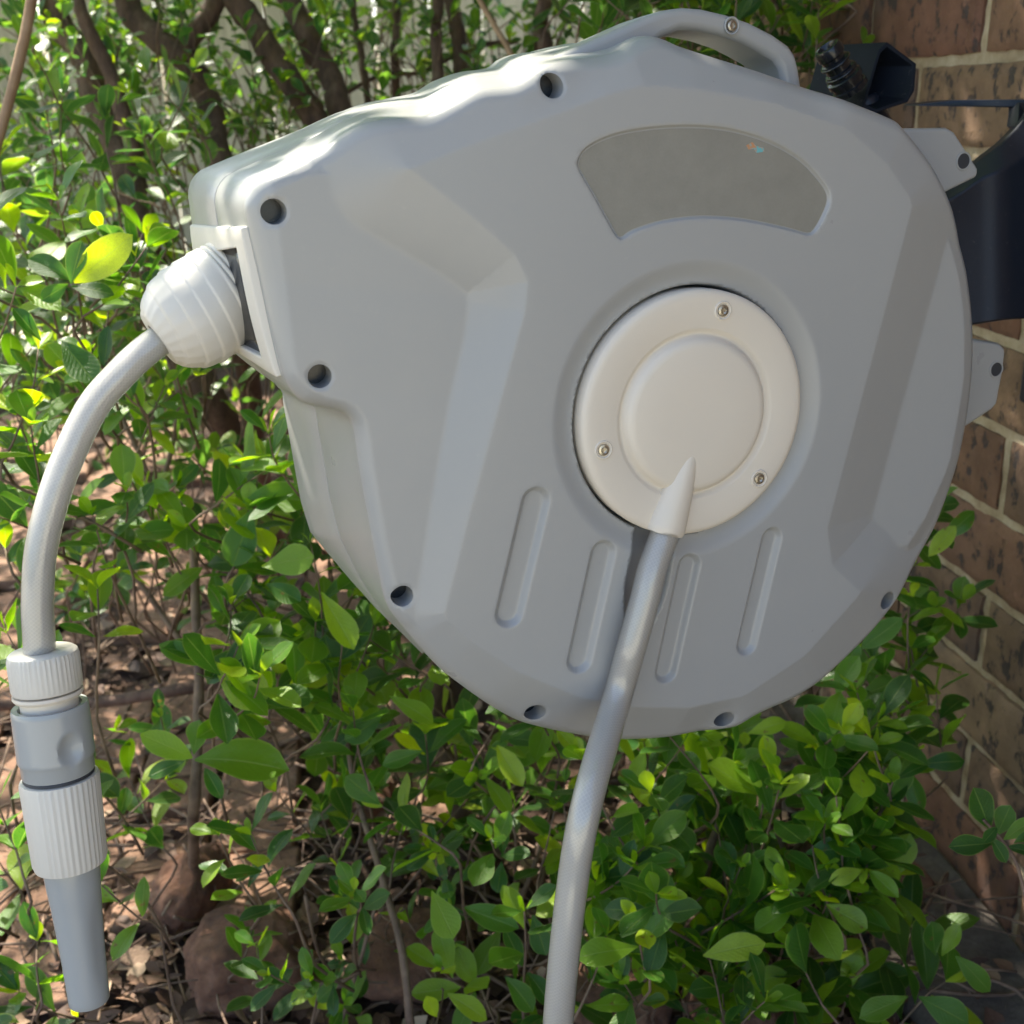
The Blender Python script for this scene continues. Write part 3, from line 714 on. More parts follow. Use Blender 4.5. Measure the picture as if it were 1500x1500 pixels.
# thin tie bar
V = [at(1345, 153, .90), at(1396, 147, .89), at(1500, 146, .87), at(1600, 146, .85), at(1600, 157, .85), at(1500, 158, .87), at(1396, 156, .89), at(1345, 155, .90)]
V = V+[v+Vector((.004, .03, 0)) for v in V]
Fc = [tuple(range(8))[::-1], tuple(range(8, 16))]+[(i, (i+1) % 8, 8+(i+1) % 8, 8+i) for i in range(8)]
link('tie_bar', mesh('tie_bar', loc(bI, V), Fc, False), br, M_NAVY)
V = [at(1493, 150, .868), at(1530, 150, .865), at(1530, 230, .83), at(1490, 186, .84), at(1492, 172, .85)]
V = V+[v+Vector((.004, .02, 0)) for v in V]
Fc = [tuple(range(5))[::-1], tuple(range(5, 10))]+[(i, (i+1) % 5, 5+(i+1) % 5, 5+i) for i in range(5)]
link('web', mesh('web', loc(bI, V), Fc, False), br, M_NAVY)

# ================================================================== HOSES
def hose_obj(name, pts, r, **k):
    root = empty(name, Matrix.Translation(Vector(pts[0])), **k); gi = root.matrix_world.inverted()
    P = [Vector(p) for p in crom(pts, 10)]; seg = 24
    V, Fc = tube_geo(P, r, 32); link('jacket', mesh('jacket', loc(gi, V), Fc), root, M_CLEAR)
    V, Fc = tube_geo(P, r*.72, seg)
    V = loc(gi, V); Fc = Fc[:-2]; me = mesh('braided_core', V, Fc)
    L = [0]
    for a, b in zip(P, P[1:]): L.append(L[-1]+(b-a).length)
    ul = me.uv_layers.new(name='UVMap')
    for pl in me.polygons:
        vi = [me.loops[l].vertex_index for l in pl.loop_indices]; ks_ = [v % seg for v in vi]; wrap = 0 in ks_ and seg-1 in ks_
        for l, v in zip(pl.loop_indices, vi):
            kk = v % seg; kk = seg if (wrap and kk == 0) else kk; ul.data[l].uv = (kk/seg, L[v//seg])
    link('braided_core', me, root, M_HOSE); return root
def lw(px, py, z): return ML @ Vector((*uv(px, py, z), z))
e1 = lw(972, 770, .004)
hpts = [lw(984, 752, .002), lw(978, 772, .0030), lw(969, 795, .0055), lw(955, 835, .0095), lw(944, 880, .0115), lw(926, 945, .0125), lw(902, 1030, .013), at(862, 1167, .575), at(838, 1300, .580), at(818, 1493, .60), at(812, 1650, .64)]
p_ = hpts[-1]; hpts += [Vector((p_.x+.0, p_.y+.02, .12)), Vector((p_.x-.03, p_.y-.03, .03)), Vector((p_.x-.14, p_.y-.14, .012)), Vector((p_.x-.35, p_.y-.3, .012))]
hose_obj('supply_hose', hpts, .0083, label='long pale translucent braided hose hanging from the ivory disc down past the reel', cat='hose')
DB = .575
oh = [at(282, 462, DB), at(243, 492, DB-.002), at(212, 515, DB-.006), at(178, 547, DB-.011), at(133, 601, DB-.015), at(88, 700, DB-.018), at(61, 800, DB-.016), at(55, 880, DB-.012), at(57, 930, DB-.008), at(59, 975, DB-.003)]
hose_obj('outlet_hose', oh, .0079, label='short pale braided hose arching left from the white stopper to the spray nozzle', cat='hose')
# stopper ball
bc = at(302, 451, DB+.004); bd = (at(228, 498, DB-.004)-at(368, 405, DB+.012)).normalized()
rb = .0262
prof = []
NP = 120; RL = rb*1.13
for i in range(NP+1):
    u = -1+2*i/NP; base = rb*1.05*(1-.13*max(0, -u)**3-.46*max(0, u)**3.2)
    for gc, gw, gd in ((-.86, .025, .0012), (-.74, .03, .0016), (-.60, .02, .0012), (-.50, .018, .0009)): base -= gd*math.exp(-((u-gc)/gw)**2)
    prof.append((base, u*RL))
prof = [(.009, -RL)]+prof+[(.0085, RL), (.0082, RL*.9)]
def swirl(r, z, a):
    if r < .012: return r
    u = z/RL; ph = (u*3.4+a*.95/math.pi*1.0) % 1.0
    k = max(0, min(1, (u+.48)/.1))
    return r+k*.0008*(ph-.5)*min(1, (1-ph)*9)+k*.00016*math.cos(22*a)*max(0, u)
stop = lathe_part('hose_stopper', prof, frame_z(bc, bd), M_WHITE2, None, 144, swirl, 60, cat='hose stopper', label='round ridged off-white stopper ball where the hose leaves the reel outlet')
# spray nozzle
A0 = at(61, 946, DB-.004); A1 = at(131, 1466, DB+.030); ax = A1-A0; LN = ax.length; MN = frame_z(A0, ax, RT)
noz = empty('spray_nozzle', MN, label='grey and ivory push-fit hose nozzle hanging at the left, pointing down', cat='hose nozzle')
def yz(y): return (y-946)/(1466-946)*LN                     # image row -> axis distance
def rw(w, y): return w/2*(DB+(y-946)/520*.03)/F
rib = lambda n, amp: (lambda r, z, a: r*(1+amp*(1 if math.cos(n*a) > .1 else -1)*(1 if .2 < 1 else 0)))
def ribs(n, amp, z0, z1):
    def f(r, z, a):
        if not z0 < z < z1: return r
        c = math.cos(n*a); return r+amp*max(-1, min(1, c*2.5))*(.12 if n == 40 and 100 < math.degrees(a) % 360 < 150 else 1)
    return f
z = yz; w = rw
lathe_part('collar', [(.0085, z(952)), (w(88, 950), z(952)), (w(96, 950), z(955)), (w(98, 960), z(962)), (w(99, 1000), z(1002)), (w(96, 1004), z(1006)), (w(80, 1004), z(1007))], None, M_WHITE2, noz, 144, ribs(44, .00035, z(956), z(1001)))
lathe_part('collar_ring', [(w(80, 1008), z(1008)), (w(97, 1010), z(1009)), (w(98, 1012), z(1013)), (w(92, 1016), z(1017)), (w(80, 1017), z(1018)), (w(80, 1030), z(1034))], None, M_WHITE, noz, 64)
lathe_part('coupling', [(w(84, 1028), z(1036)), (w(88, 1028), z(1029)), (w(104, 1030), z(1028)), (w(107, 1034), z(1032))]+[(w(107, q), z(q)) for q in range(1036, 1102, 3)]+[(w(105, 1104), z(1103)), (w(101, 1108), z(1106)), (w(101, 1122), z(1121)), (w(98, 1126), z(1124)), (w(80, 1126), z(1125))], None, M_GREY2, noz, 96,
    lambda r, zz, a: r-(.0034*max(0, 1-((math.atan2(math.sin(a-.75), math.cos(a-.75))/.36)**2+((zz-z(1082))/(z(1104)-z(1083)))**2*.75)) if True else 0))
lathe_part('seal', [(w(96, 1126), z(1124)), (w(99, 1126), z(1126)), (w(99, 1128), z(1128)), (w(90, 1128), z(1129))], None, M_DARK, noz, 64)
lathe_part('grip', [(w(90, 1130), z(1129)), (w(107, 1130), z(1130)), (w(109, 1134), z(1134)), (w(102, 1246), z(1250)), (w(99, 1252), z(1256)), (w(84, 1256), z(1257))], None, M_WHITE2, noz, 144, ribs(40, .00035, z(1133), z(1252)))
def oct_(r, zz, a):
    k = sstep(np.array((zz-z(1285))/(z(1360)-z(1285))))*(1-sstep(np.array((zz-z(1400))/(z(1462)-z(1400)))))
    return r*(1-.085*float(k)*max(0, math.cos(2*(a-.35)))**3)
lathe_part('spray_tube', [(w(78, 1256), z(1250)), (w(79, 1262), z(1262))]+[(w(float(np.interp(q, [1262, 1290, 1320, 1370, 1400, 1460], [79, 75, 70, 64, 61, 57])), q), z(q)) for q in range(1268, 1460, 6)]+[(w(57, 1462), z(1464)), (w(55, 1466), z(1466)), (w(50, 1466), z(1466)), (w(46, 1466), z(1440)), (.001, z(1440))], None, M_GREY2, noz, 72, oct_)

# ================================================================== VEGETATION
def leaf_geo(seed, nl=9, nw=4):
    """leaf along +x of length 1, lying in xy, normal +z"""
    r = random.Random(seed); V, UVs = [], []; wmax = r.uniform(.20, .30); pk = r.uniform(.54, .66); fold = r.uniform(.08, .42); curl = r.uniform(-.05, .60); tw = r.uniform(-.2, .2)
    for i in range(nl+1):
        t = i/nl; tt = t**(math.log(.5)/math.log(pk)); wd = wmax*(max(0, math.sin(math.pi*tt)))**.64
        if i == 0: wd = .012
        if i == nl: wd = .004
        for j in range(nw+1):
            s_ = j/nw*2-1; x = t; y = s_*wd
            z = fold*abs(y)-curl*t*t*.5+.02*math.sin(9*t+seed)*abs(s_)
            y2 = y*math.cos(tw*t)-0; z += y*math.sin(tw*t)
            V.append((x, y2, z)); UVs.append((t, j/nw))
    Fq = [(i*(nw+1)+j, (i+1)*(nw+1)+j, (i+1)*(nw+1)+j+1, i*(nw+1)+j+1) for i in range(nl) for j in range(nw)]
    return np.array(V), np.array(Fq), np.array(UVs)
NV = 9
LG = [leaf_geo(i) for i in range(NV)]; LGL = [leaf_geo(i, 4, 2) for i in range(NV)]
LM = {}
def leaf_mesh(i, m):
    if (i, m.name) not in LM:
        V, Fq, U = LG[i]; me = bulk('leaf', V, Fq, np.zeros(len(V)), U); me.materials.append(m); LM[(i, m.name)] = me
    return LM[(i, m.name)]
def joined_leaves(Ms, rnd, geo):
    Vs, Fs, Us, As = [], [], [], []; o = 0
    for k, (M_, rv) in enumerate(zip(Ms, rnd)):
        V, Fq, U = geo[k % NV]; A = np.array(M_); Vs.append(V @ A[:3, :3].T+A[:3, 3]); Fs.append(Fq+o); o += len(V); Us.append(U); As.append(np.full(len(V), rv))
    return np.vstack(Vs), np.vstack(Fs), np.concatenate(As), np.vstack(Us)
def leafM(p, d, up, size):
    x = d.normalized(); z = (up-x*up.dot(x))
    if z.length < 1e-4: z = x.orthogonal()
    z.normalize(); y = z.cross(x)
    return Matrix(((x.x*size, y.x*size, z.x*size, p.x), (x.y*size, y.y*size, z.y*size, p.y), (x.z*size, y.z*size, z.z*size, p.z), (0, 0, 0, 1)))
lrnd = random.Random(11)
def rv(s=1): return Vector((lrnd.gauss(0, s), lrnd.gauss(0, s), lrnd.gauss(0, s)))
def sprig(base, dirn, length, lsize, nodes, out, stems, droop=.3, spread=1.0):
    """a twig of opposite leaves with a terminal rosette"""
    d = dirn.normalized(); P = [base.copy()]; p = base.copy(); ref = d.orthogonal().normalized(); az = lrnd.uniform(0, 6.28)
    for i in range(nodes):
        d = (d+rv(.10)+Vector((0, 0, .10))).normalized(); p = p+d*(length/nodes); P.append(p.copy())
        a = az+i*1.57+lrnd.uniform(-.3, .3); b = d.cross(ref).normalized(); f = (i+1)/nodes
        sz = lsize*(.75+.35*math.sin(math.pi*min(1, f*.9)))*lrnd.uniform(.75, 1.15)
        if f < .25 and lrnd.random() < .5: continue
        for q in (0, 1):
            if lrnd.random() < .07: continue
            r_ = ref*math.cos(a+q*math.pi)+b*math.sin(a+q*math.pi)
            ld = (r_*spread+d*(.45+.5*f)+rv(.18)-Vector((0, 0, droop*lrnd.random()))).normalized()
            out.append((leafM(p+ld*.003, ld, d+Vector((0, 0, .9))+rv(.25), sz), min(.999, max(0, lrnd.betavariate(1.2, 1.7)*.90+.25*f*lrnd.random()))))
    for q in range(2):
        a = az+q*3.14+.8; r_ = ref*math.cos(a)+d.cross(ref)*math.sin(a)
        out.append((leafM(p, d+r_*.5+rv(.15), -r_+d*.3, lsize*lrnd.uniform(.35, .6)), lrnd.uniform(.6, .98)))
    stems.append(P)
def inframe(p):
    v = p-CAM; d = v.dot(FWD)
    if d < .1: return None
    return 750+F*v.dot(RT)/d, 750-F*v.dot(UP)/d, d


OPX = np.array(O_px, float)
def hidden(px, py): return sdist(OPX, np.array([[px, py]]))[0] < -45

def shrub(name, label, regions, leafm, nobj, group=None, big=None, trunk_pts=None, thin=None, root=None, base_r=.006, accents=()):
    """regions: (x0, y0, x1, y1, count, dmin, dmax, leaf size, twig length)"""
    leaves, stems = [], []
    for x0, y0, x1, y1, n, d0, d1, ls, tl in regions:
        k = 0; tries = 0
        while k < n and tries < n*30:
            tries += 1
            px, py = lrnd.uniform(x0, x1), lrnd.uniform(y0, y1)
            if hidden(px, py): continue
            d = lrnd.uniform(d0, d1); p = at(px, py, d)
            if p.z < .02 or p.x > -.02: continue
            k += 1
            dirn = (Vector((lrnd.gauss(0, .5), lrnd.gauss(-.25, .5), lrnd.uniform(.3, 1.0)))).normalized()
            sprig(p-dirn*tl*.6, dirn, tl*lrnd.uniform(.7, 1.2), ls*lrnd.uniform(.8, 1.2), lrnd.choice((3, 4, 4, 5)), leaves, stems)
    for bx, by, tx, ty, d, rn in accents:
        a, b = at(bx, by, d+.004), at(tx, ty, d-.004); leaves.append((leafM(a, b-a, (CAM-a).normalized()+Vector((0, 0, .5))+rv(.25), (b-a).length), rn))
    leaves = [l for l in leaves if l[0].translation.x < -.004 and l[0].translation.z > .008]
    rp = root if root else Vector((0, 0, 0))
    g = empty(name, Matrix.Translation(rp), label=label, cat='shrub', group=group); gi = g.matrix_world.inverted()
    for pts_, r0, r1, mm in (trunk_pts or []):
        P = [Vector(p) for p in crom(pts_, 7)]; n_ = len(P)
        P = [p+Vector((noise.noise(p*14), noise.noise(p*14+Vector((5, 5, 5))), 0))*r0*.7 for p in P]
        V, Fc = tube_geo(P, [r0+(r1-r0)*i/(n_-1) for i in range(n_)], 12, .22)
        link('trunk' if r0 > .011 else 'branch', mesh('trunk', loc(gi, V), Fc), g, mm or M_BARK)
    # twigs: each sprig joins a point lower down
    geos = []
    for P in stems:
        a = P[0]; tgt = Vector((a.x+lrnd.gauss(0, .03), a.y+lrnd.uniform(.0, .10), max(.0, a.z-lrnd.uniform(.05, .16))))
        q = [tgt, (tgt+a)/2+rv(.006)]+P
        q = [Vector(v) for v in crom(q, 2)]; nq = len(q)
        geos.append(tube_geo(q, [.0017-(.0011)*i/(nq-1) for i in range(nq)], 5))
    if geos: link('twigs', mesh('twigs', loc(gi, merge(geos)[0]), merge(geos)[1]), g, M_TWIG, kind='stuff')
    sc = []
    for i, (M_, r_) in enumerate(leaves):
        q = inframe(M_.translation); sz = M_.to_3x3().col[0].length
        sc.append((sz/q[2] if q and -40 < q[0] < 1540 and -40 < q[1] < 1540 and not hidden(q[0], q[1]) else 0, i))
    sc.sort(reverse=True); top = set(i for s_, i in sc[:nobj] if s_ > 0)
    for i in top:
        M_, r_ = leaves[i]; o = link('leaf', leaf_mesh(i % NV, leafm), g); o.matrix_parent_inverse = Matrix(); o.matrix_local = gi @ M_; o['tone'] = float(r_)
    rest = [l for i, l in enumerate(leaves) if i not in top]
    if rest:
        V, Fq, A, U = joined_leaves([gi @ l[0] for l in rest], [l[1] for l in rest], LG)
        me = bulk('foliage', V, Fq, A, U); link('foliage', me, g, leafm, kind='stuff')
    return g, leaves

G_ = 'garden shrubs behind the reel'
# far hedge trunks (upper left)
def T(*a): return [at(*p) for p in a]
tr1 = [(T((70, -60, 1.75), (82, 20, 1.75), (127, 95, 1.75), (152, 167, 1.75), (187, 250, 1.74), (208, 330, 1.72), (262, 500, 1.7), (322, 620, 1.7))+[ground(400, 800)], .0205, .024, None),
       (T((110, -50, 1.65), (120, 10, 1.65), (143, 67, 1.66), (173, 150, 1.68), (198, 230, 1.70)), .0095, .013, None),
       (T((170, -40, 1.8), (207, 33, 1.8), (267, 83, 1.8), (300, 143, 1.82), (330, 250, 1.82), (352, 480, 1.8))+[ground(390, 760)], .020, .021, None),
       (T((330, -40, 1.8), (317, 0, 1.8), (285, 50, 1.8), (262, 90, 1.81)), .015, .017, None),
       (T((335, -50, 1.8), (350, 0, 1.8), (393, 77, 1.8), (450, 167, 1.8), (510, 300, 1.82), (540, 600, 1.85))+[ground(560, 860)], .020, .023, None)]
tr2 = [(T((415, -40, 1.85), (427, 0, 1.85), (467, 83, 1.85), (500, 160, 1.85), (560, 300, 1.9))+[ground(640, 760)], .0185, .021, None),
       (T((640, -60, 1.9), (642, 20, 1.9), (640, 110, 1.9), (645, 300, 1.9))+[ground(650, 740)], .0095, .012, None),
       (T((660, -50, 2.0), (665, 0, 2.0), (676, 95, 2.0), (680, 300, 2.0))+[ground(700, 700)], .0125, .014, None),
       (T((582, -30, 2.1), (581, 60, 2.1), (580, 150, 2.1))+[ground(600, 650)], .007, .008, None),
       (T((512, -30, 2.0), (525, 60, 2.0), (540, 150, 2.0), (548, 250, 2.0)), .006, .007, None),
       (T((690, -30, 1.6), (703, 0, 1.6), (726, 40, 1.6), (750, 80, 1.6), (790, 160, 1.6)), .0038, .0042, M_CANE),
       (T((500, 140, 2.0), (560, 110, 2.0), (620, 105, 2.0), (690, 70, 2.0), (760, 60, 2.0)), .004, .005, None),
       (T((800, -20, 1.9), (790, 60, 1.9), (800, 140, 1.9))+[ground(820, 640)], .012, .014, None),
       (T((1130, -10, 1.5), (1160, 50, 1.5), (1172, 110, 1.5), (1200, 260, 1.5)), .004, .004, None)]
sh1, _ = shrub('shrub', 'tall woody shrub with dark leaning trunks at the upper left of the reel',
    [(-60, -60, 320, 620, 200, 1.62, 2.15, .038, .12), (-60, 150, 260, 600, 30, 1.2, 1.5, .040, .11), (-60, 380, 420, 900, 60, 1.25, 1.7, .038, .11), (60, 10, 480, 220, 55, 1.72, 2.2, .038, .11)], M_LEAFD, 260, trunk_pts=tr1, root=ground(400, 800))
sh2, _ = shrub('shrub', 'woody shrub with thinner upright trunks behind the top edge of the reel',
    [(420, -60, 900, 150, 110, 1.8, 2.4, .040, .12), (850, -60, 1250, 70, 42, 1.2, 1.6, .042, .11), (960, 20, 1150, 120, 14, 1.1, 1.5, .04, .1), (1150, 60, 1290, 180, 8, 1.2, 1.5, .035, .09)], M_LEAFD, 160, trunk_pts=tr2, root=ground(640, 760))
# near low shrubs
tw3 = [(T((180, 610, 1.2), (205, 665, 1.2), (226, 712, 1.2), (270, 728, 1.2), (322, 742, 1.2)), .0028, .0022, M_TWIG),
       (T((278, 740, 1.15), (284, 850, 1.15), (290, 960, 1.12), (287, 1100, 1.1), (283, 1190, 1.1))+[ground(286, 1300)], .0042, .006, M_TWIG),
       (T((150, 780, 1.3), (215, 870, 1.3), (285, 970, 1.3)), .0035, .0035, M_TWIG),
       (T((245, 520, 1.3), (262, 590, 1.3), (240, 700, 1.3), (226, 712, 1.2)), .0030, .003, M_TWIG),
       (T((0, 1030, 1.5), (120, 1030, 1.5), (260, 1010, 1.45), (400, 985, 1.5)), .007, .009, None)]
sh3, _ = shrub('shrub', 'loose leafy shrub with thin pale twigs behind the hanging spray nozzle',
    [(-50, 330, 200, 780, 26, .88, 1.15, .040, .10), (-60, 850, 250, 1520, 18, .85, 1.15, .038, .09), (200, 1000, 420, 1300, 5, .9, 1.05, .04, .09), (330, 690, 640, 1010, 24, .95, 1.15, .044, .10), (200, 560, 460, 900, 12, 1.0, 1.3, .04, .10)], M_LEAF, 260, trunk_pts=tw3, root=ground(286, 1300), accents=[
    (108, 414, 194, 344, .82, .99), (105, 410, 40, 372, .83, .35), (104, 416, 118, 352, .82, .3), (100, 416, 60, 440, .83, .4), (104, 420, 160, 425, .84, .3), (90, 500, 140, 560, .86, .3), (60, 500, 20, 450, .86, .2),
    (312, 970, 390, 1032, .92, .88), (300, 975, 235, 940, .93, .5), (282, 1110, 205, 1075, .92, .7), (285, 1112, 415, 1108, .92, .6), (284, 1105, 292, 1055, .92, .5), (270, 1115, 215, 1135, .93, .3), (300, 1125, 325, 1170, .93, .3), (340, 950, 300, 1000, .94, .3),
    (470, 868, 520, 950, .96, .8), (384, 830, 460, 815, .96, .75), (390, 855, 440, 880, .97, .35), (310, 690, 345, 730, 1.05, .99), (355, 735, 450, 720, 1.0, .6), (370, 745, 340, 830, 1.0, .5)])
tw4 = [(T((500, 1040, 1.15), (525, 1170, 1.1), (560, 1290, 1.05), (585, 1380, 1.0), (600, 1500, .98)), .0030, .004, M_TWIG),
       (T((640, 930, 1.25), (650, 1080, 1.25), (675, 1200, 1.25))+[ground(690, 1270)], .010, .013, None),
       (T((560, 1290, 1.05), (530, 1400, 1.05), (500, 1500, 1.05)), .002, .0015, M_TWIG),
       (T((800, 1210, 1.1), (775, 1290, 1.1), (755, 1340, 1.1)), .0026, .003, M_TWIG)]
sh4, _ = shrub('shrub', 'bushy green shrub filling the space under the middle of the reel',
    [(450, 930, 860, 1240, 40, .98, 1.3, .042, .10), (600, 1230, 900, 1510, 13, .92, 1.1, .038, .09), (350, 1280, 620, 1500, 9, .92, 1.1, .028, .08), (420, 1150, 700, 1300, 8, .98, 1.15, .028, .08)], M_LEAF, 280, trunk_pts=tw4, root=ground(690, 1270), accents=[
    (728, 1092, 766, 1152, .97, .92), (570, 1020, 636, 1052, .98, .7), (560, 1050, 505, 1085, .98, .4), (620, 1100, 560, 1120, .98, .5), (632, 1305, 665, 1375, .93, .7), (655, 1455, 715, 1490, .92, .8), (640, 1490, 625, 1460, .92, .9), (740, 1430, 785, 1480, .93, .4), (780, 1340, 800, 1400, .93, .3), (680, 1330, 760, 1360, .94, .5)])
tw5 = [(T((1072, 1160, 1.05), (1045, 1230, 1.05), (1035, 1280, 1.05))+[ground(1020, 1400)], .004, .005, M_TWIG),
       (T((1140, 1215, 1.02), (1150, 1270, 1.02), (1120, 1340, 1.02))+[ground(1100, 1420)], .0035, .0045, M_TWIG),
       (T((1170, 880, 1.2), (1180, 1000, 1.2), (1190, 1100, 1.15), (1180, 1250, 1.1))+[ground(1170, 1330)], .006, .008, None)]
sh5, _ = shrub('shrub', 'dense low shrub of glossy rounded leaves between the hanging hose and brick wall',
    [(880, 1060, 1300, 1330, 46, .93, 1.15, .046, .10), (1220, 900, 1370, 1200, 12, .95, 1.15, .044, .09), (860, 1280, 1180, 1520, 26, .88, 1.05, .042, .09), (1180, 1180, 1340, 1500, 11, .90, 1.02, .044, .09), (1300, 700, 1420, 930, 6, 1.0, 1.1, .04, .08)], M_LEAF, 300, trunk_pts=tw5, root=ground(1170, 1330), accents=[
    (1030, 1400, 1120, 1378, .90, .97), (945, 1100, 925, 1150, .98, .8), (950, 1240, 1000, 1190, .95, .6), (1095, 1075, 1150, 1055, .97, .85), (1210, 1325, 1272, 1360, .93, .8), (1285, 1035, 1235, 1075, .99, .85), (1280, 1040, 1312, 1082, .99, .92), (1284, 1030, 1318, 1040, .99, .85), (1330, 1068, 1376, 1072, .99, .99),
    (1225, 1020, 1250, 960, .99, .6), (1262, 950, 1322, 905, .99, .5), (1290, 1140, 1275, 1100, .98, .99), (1330, 1130, 1350, 1190, .97, .5), (1345, 1120, 1415, 1112, .97, .3), (1180, 1250, 1245, 1240, .95, .4), (1190, 1290, 1240, 1240, .95, .45), (1330, 1460, 1260, 1490, .90, .6), (1345, 1460, 1420, 1500, .90, .5), (1400, 1400, 1455, 1455, .91, .55), (1380, 1400, 1405, 1355, .91, .7), (1370, 1400, 1365, 1350, .91, .4), (1380, 790, 1430, 750, 1.02, .5), (1360, 815, 1400, 770, 1.01, .9)])
sh6, _ = shrub('seedling', 'small green sprig growing against the lower brick wall', [], M_LEAF, 60, root=wall(1490, 1330, -.01), trunk_pts=[(T((1505, 1330, .78), (1490, 1270, .78), (1470, 1235, .78), (1440, 1200, .78)), .0016, .0010, M_TWIG)],
    accents=[(1450, 1215, 1428, 1155, .78, .1), (1455, 1235, 1392, 1240, .78, .1), (1460, 1225, 1480, 1180, .79, .4), (1470, 1230, 1515, 1200, .78, .6), (1475, 1240, 1520, 1250, .78, .2), (1450, 1225, 1478, 1262, .77, .2), (1485, 1235, 1530, 1215, .77, .4), (1460, 1212, 1440, 1235, .77, .3)])
# cane at the far left
V, Fc = tube_geo(crom(T((52, -30, 1.1), (35, 60, 1.1), (18, 130, 1.1), (-4, 210, 1.1), (-30, 330, 1.1), (-60, 600, 1.1)), 5), .0052, 10, .15)
tag(link('garden_cane', mesh('garden_cane', V, Fc), None, M_CANE), label='thin tan cane leaning at the upper left corner', cat='cane')

# second row of the hedge, farther back: reads as one mass
lv = []
for i in range(5200):
    p = Vector((lrnd.uniform(-3.2, -.05), lrnd.uniform(2.55, 3.7), 2.1*lrnd.random()))
    if noise.noise(p*2.3+Vector((9, 0, 0))) < (-.16 if p.x < -1.1 else .02): continue
    lv.append((leafM(p, rv(1)+Vector((0, -.2, .3)), Vector((0, -.4, 1))+rv(.5), lrnd.uniform(.035, .055)), lrnd.betavariate(1.2, 1.8)))
V, Fq, A, U = joined_leaves([l[0] for l in lv], [l[1] for l in lv], LGL)
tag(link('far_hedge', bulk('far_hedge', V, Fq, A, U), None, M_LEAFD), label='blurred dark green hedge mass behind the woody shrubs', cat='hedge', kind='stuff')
# crowns over the bed (out of the picture above): unseen canopy, its density and gaps shaped for the dappled shade
gaps = [(lw(*p[:3]), p[3]) for p in ((612, 158, -.045, .058), (560, 166, -.05, .046), (500, 195, -.04, .045), (742, 112, -.04, .05), (440, 215, -.06, .035), (392, 268, -.03, .035))]  # openings cut along the sun rays so patches reach the reel top
def in_gap(p):
    for c, g_ in gaps:
        v = p-c
        if (v-SUN_DIR*v.dot(SUN_DIR)).length < g_: return True
    return False
lv = []
for i in range(24000):  # later leaves thicken the wall side to keep sun off it
    p = Vector((lrnd.uniform(-3.3, .1) if i < 17000 else lrnd.uniform(-1.0, .1), lrnd.uniform(.5, 4.0), lrnd.uniform(1.5, 2.7)))
    q = inframe(p)
    if q and -60 < q[0] < 1560 and q[1] > -60: continue
    if noise.noise(p*2.6) < (-.65 if p.x > -1.04 else (-.08 if p.x > -1.9 else .06)): continue
    if in_gap(p): continue
    lv.append((leafM(p, rv(1), Vector((0, 0, 1))+rv(.5), lrnd.uniform(.06, .085)), lrnd.random()))
V, Fq, A, U = joined_leaves([l[0] for l in lv], [l[1] for l in lv], LGL)
o = link('shade_canopy', bulk('shade_canopy', V, Fq, A, U), None, M_LEAFD); tag(o, label='unseen leafy crown over the reel, added to cast dappled shade', cat='foliage', kind='stuff')

# ================================================================== GROUND LITTER, STONES, PAVERS, FENCE
lit = []
for i in range(5200):
    px, py = lrnd.uniform(-80, 1500), 560+1000*lrnd.random()**.8
    p = ground(px, py)
    if p.x > -.03 or p.y > 3.4: continue
    p.z = gz(p.x, p.y)+lrnd.uniform(.0, .016)
    lit.append((leafM(p, Vector((lrnd.gauss(0, 1), lrnd.gauss(0, 1), lrnd.gauss(0, .25))), Vector((0, 0, 1))+rv(.4), lrnd.uniform(.012, .045)), lrnd.random()))
V, Fq, A, U = joined_leaves([l[0] for l in lit], [l[1] for l in lit], LGL)
tag(link('leaf_litter', bulk('leaf_litter', V, Fq, A, U), None, M_DRY), kind='stuff', label='brown dead leaves lying over the soil', cat='leaf litter')
geos = []
for i in range(800):
    px, py = lrnd.uniform(-50, 1420), lrnd.uniform(700, 1500); p = ground(px, py); p.z = lrnd.uniform(.006, .05)
    if p.x > -.02: continue
    L_ = lrnd.uniform(.05, .2); d = Vector((lrnd.gauss(0, 1), lrnd.gauss(0, 1), lrnd.gauss(0, .35))).normalized(); pts_ = [p, p+d*L_*.5+rv(.008), p+d*L_+rv(.012)]
    geos.append(tube_geo(crom(pts_, 3), lrnd.uniform(.0008, .0022), 5))
V, Fc = merge(geos); tag(link('dead_twigs', mesh('dead_twigs', V, Fc), None, M_TWIG), kind='stuff', label='thin dead twigs scattered over the soil', cat='twigs')
def rock(seed, sx, sy, sz):
    import bmesh
    bm = bmesh.new(); bmesh.ops.create_icosphere(bm, subdivisions=5, radius=1)
    for v in bm.verts:
        c = v.co.copy(); k = 1+.26*noise.noise(c*1.3+Vector((seed*7, 0, 0)))+.12*noise.noise(c*3.5+Vector((seed, 3, 0)))+.05*noise.noise(c*9)+.02*noise.noise(c*22)
        c = c*k; m_ = max(abs(c.x), abs(c.y), abs(c.z)); c = c*(.75+.25/max(m_, .3)); v.co = Vector((c.x*sx, c.y*sy, c.z*sz))
    me = bpy.data.meshes.new('stone'); bm.to_mesh(me); bm.free(); me.polygons.foreach_set('use_smooth', [True]*len(me.polygons)); return me
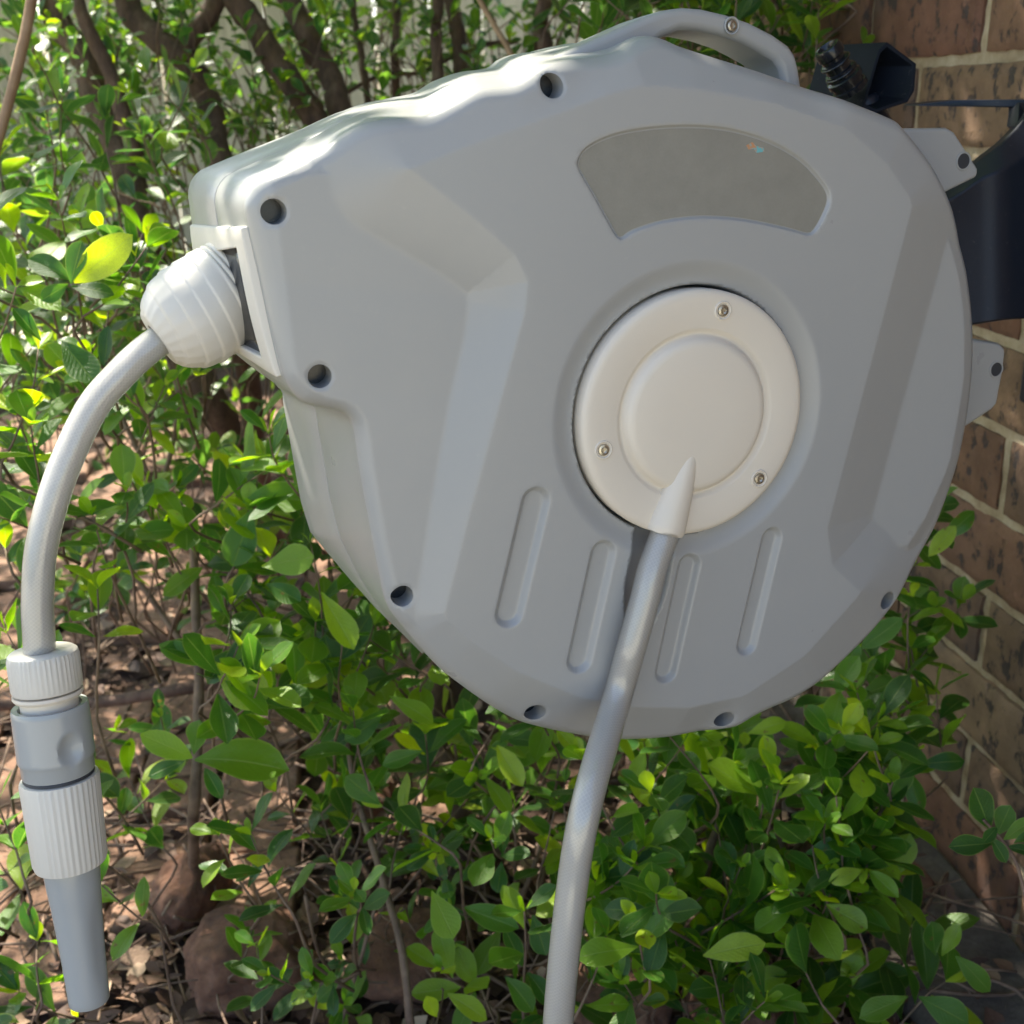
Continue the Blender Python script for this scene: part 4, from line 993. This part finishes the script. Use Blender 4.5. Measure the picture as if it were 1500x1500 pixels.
for i, (px, py, sx, sy, sz, lab) in enumerate([
    (372, 1440, .062, .05, .055, 'large rounded terracotta stone under the bush left of the hanging hose'),
    (600, 1420, .055, .06, .035, 'flat reddish stone in the litter left of the hanging hose'),
    (285, 1330, .035, .05, .045, 'brown stone beside the tip of the spray nozzle'),
    (905, 1480, .05, .05, .035, 'reddish stone low beside the hanging hose, on its right'),
    (1070, 1500, .045, .04, .03, 'terracotta stone among the leaves at the bottom edge'),
    (1300, 1290, .035, .05, .02, 'brown stone on the grey strip beside the wall'),
    (520, 1180, .05, .05, .03, 'pinkish stone in the sun under the left side of the reel')]):
    p = ground(px, py); o = link('stone', rock(i+1, sx, sy, sz), None, M_STONE); o.location = (p.x, p.y, sz*.5); o.rotation_euler = (0, 0, i*1.3)
    tag(o, label=lab, cat='stone', group='stones in the garden bed')
# old pink pavers, half buried, at the left
pv = empty('paving', Matrix.Translation(ground(150, 1150)), kind='structure'); pI = pv.matrix_world.inverted()
rr = random.Random(5)
pm = []
for q in range(4):
    b = prism([(-.05, -.1), (.05, -.1), (.05, .1), (-.05, .1)], -.03, .0)
    me = mesh('paver', b[0], b[1], False); me.materials.append(M_PAVER); pm.append(me)
for i in range(-9, 7):
    for j in range(-2, 9):
        c = Vector((-1.0+i*.106+.03*j*0, 1.45+j*.206+(.1 if i % 2 else 0), 0))
        q = inframe(c)
        if not q or q[0] > 640 or c.x > -.45: continue
        if rr.random() < .22: continue
        o = link('paver', pm[rr.randrange(4)], pv); o.location = pI @ Vector((c.x, c.y, .012+rr.uniform(-.006, .006))); o.rotation_euler = (R(rr.uniform(-3, 3)), R(rr.uniform(-3, 3)), R(rr.uniform(-4, 4))); bevel(o, .005, 2)
# pale paling fence far behind the hedge
fe = empty('paling_fence', Matrix.Translation((-1.5, 4.6, 0)), label='pale painted paling fence glimpsed behind the shrubs', cat='fence')
b = prism([(-.098, 0), (.098, 0), (.098, 1.75), (-.098, 1.75)], -.009, .009); V = [(p[0], -p[2], p[1]) for p in b[0]]
pl = mesh('paling', V, b[1], False); pl.materials.append(M_FENCE)
for i in range(28):
    o = link('paling', pl, fe); o.location = (-2.6+i*.2005, rr.uniform(-.003, .003), .04+rr.uniform(-.01, .01)); o.rotation_euler = (0, R(rr.uniform(-.4, .4)), 0)
for z_ in (.35, 1.45):
    b = prism([(-2.7, z_), (2.8, z_), (2.8, z_+.08), (-2.7, z_+.08)], -.05, -.012); V = [(p[0], -p[2], p[1]) for p in b[0]]; link('rail', mesh('rail', V, b[1], False), fe, M_FENCE)
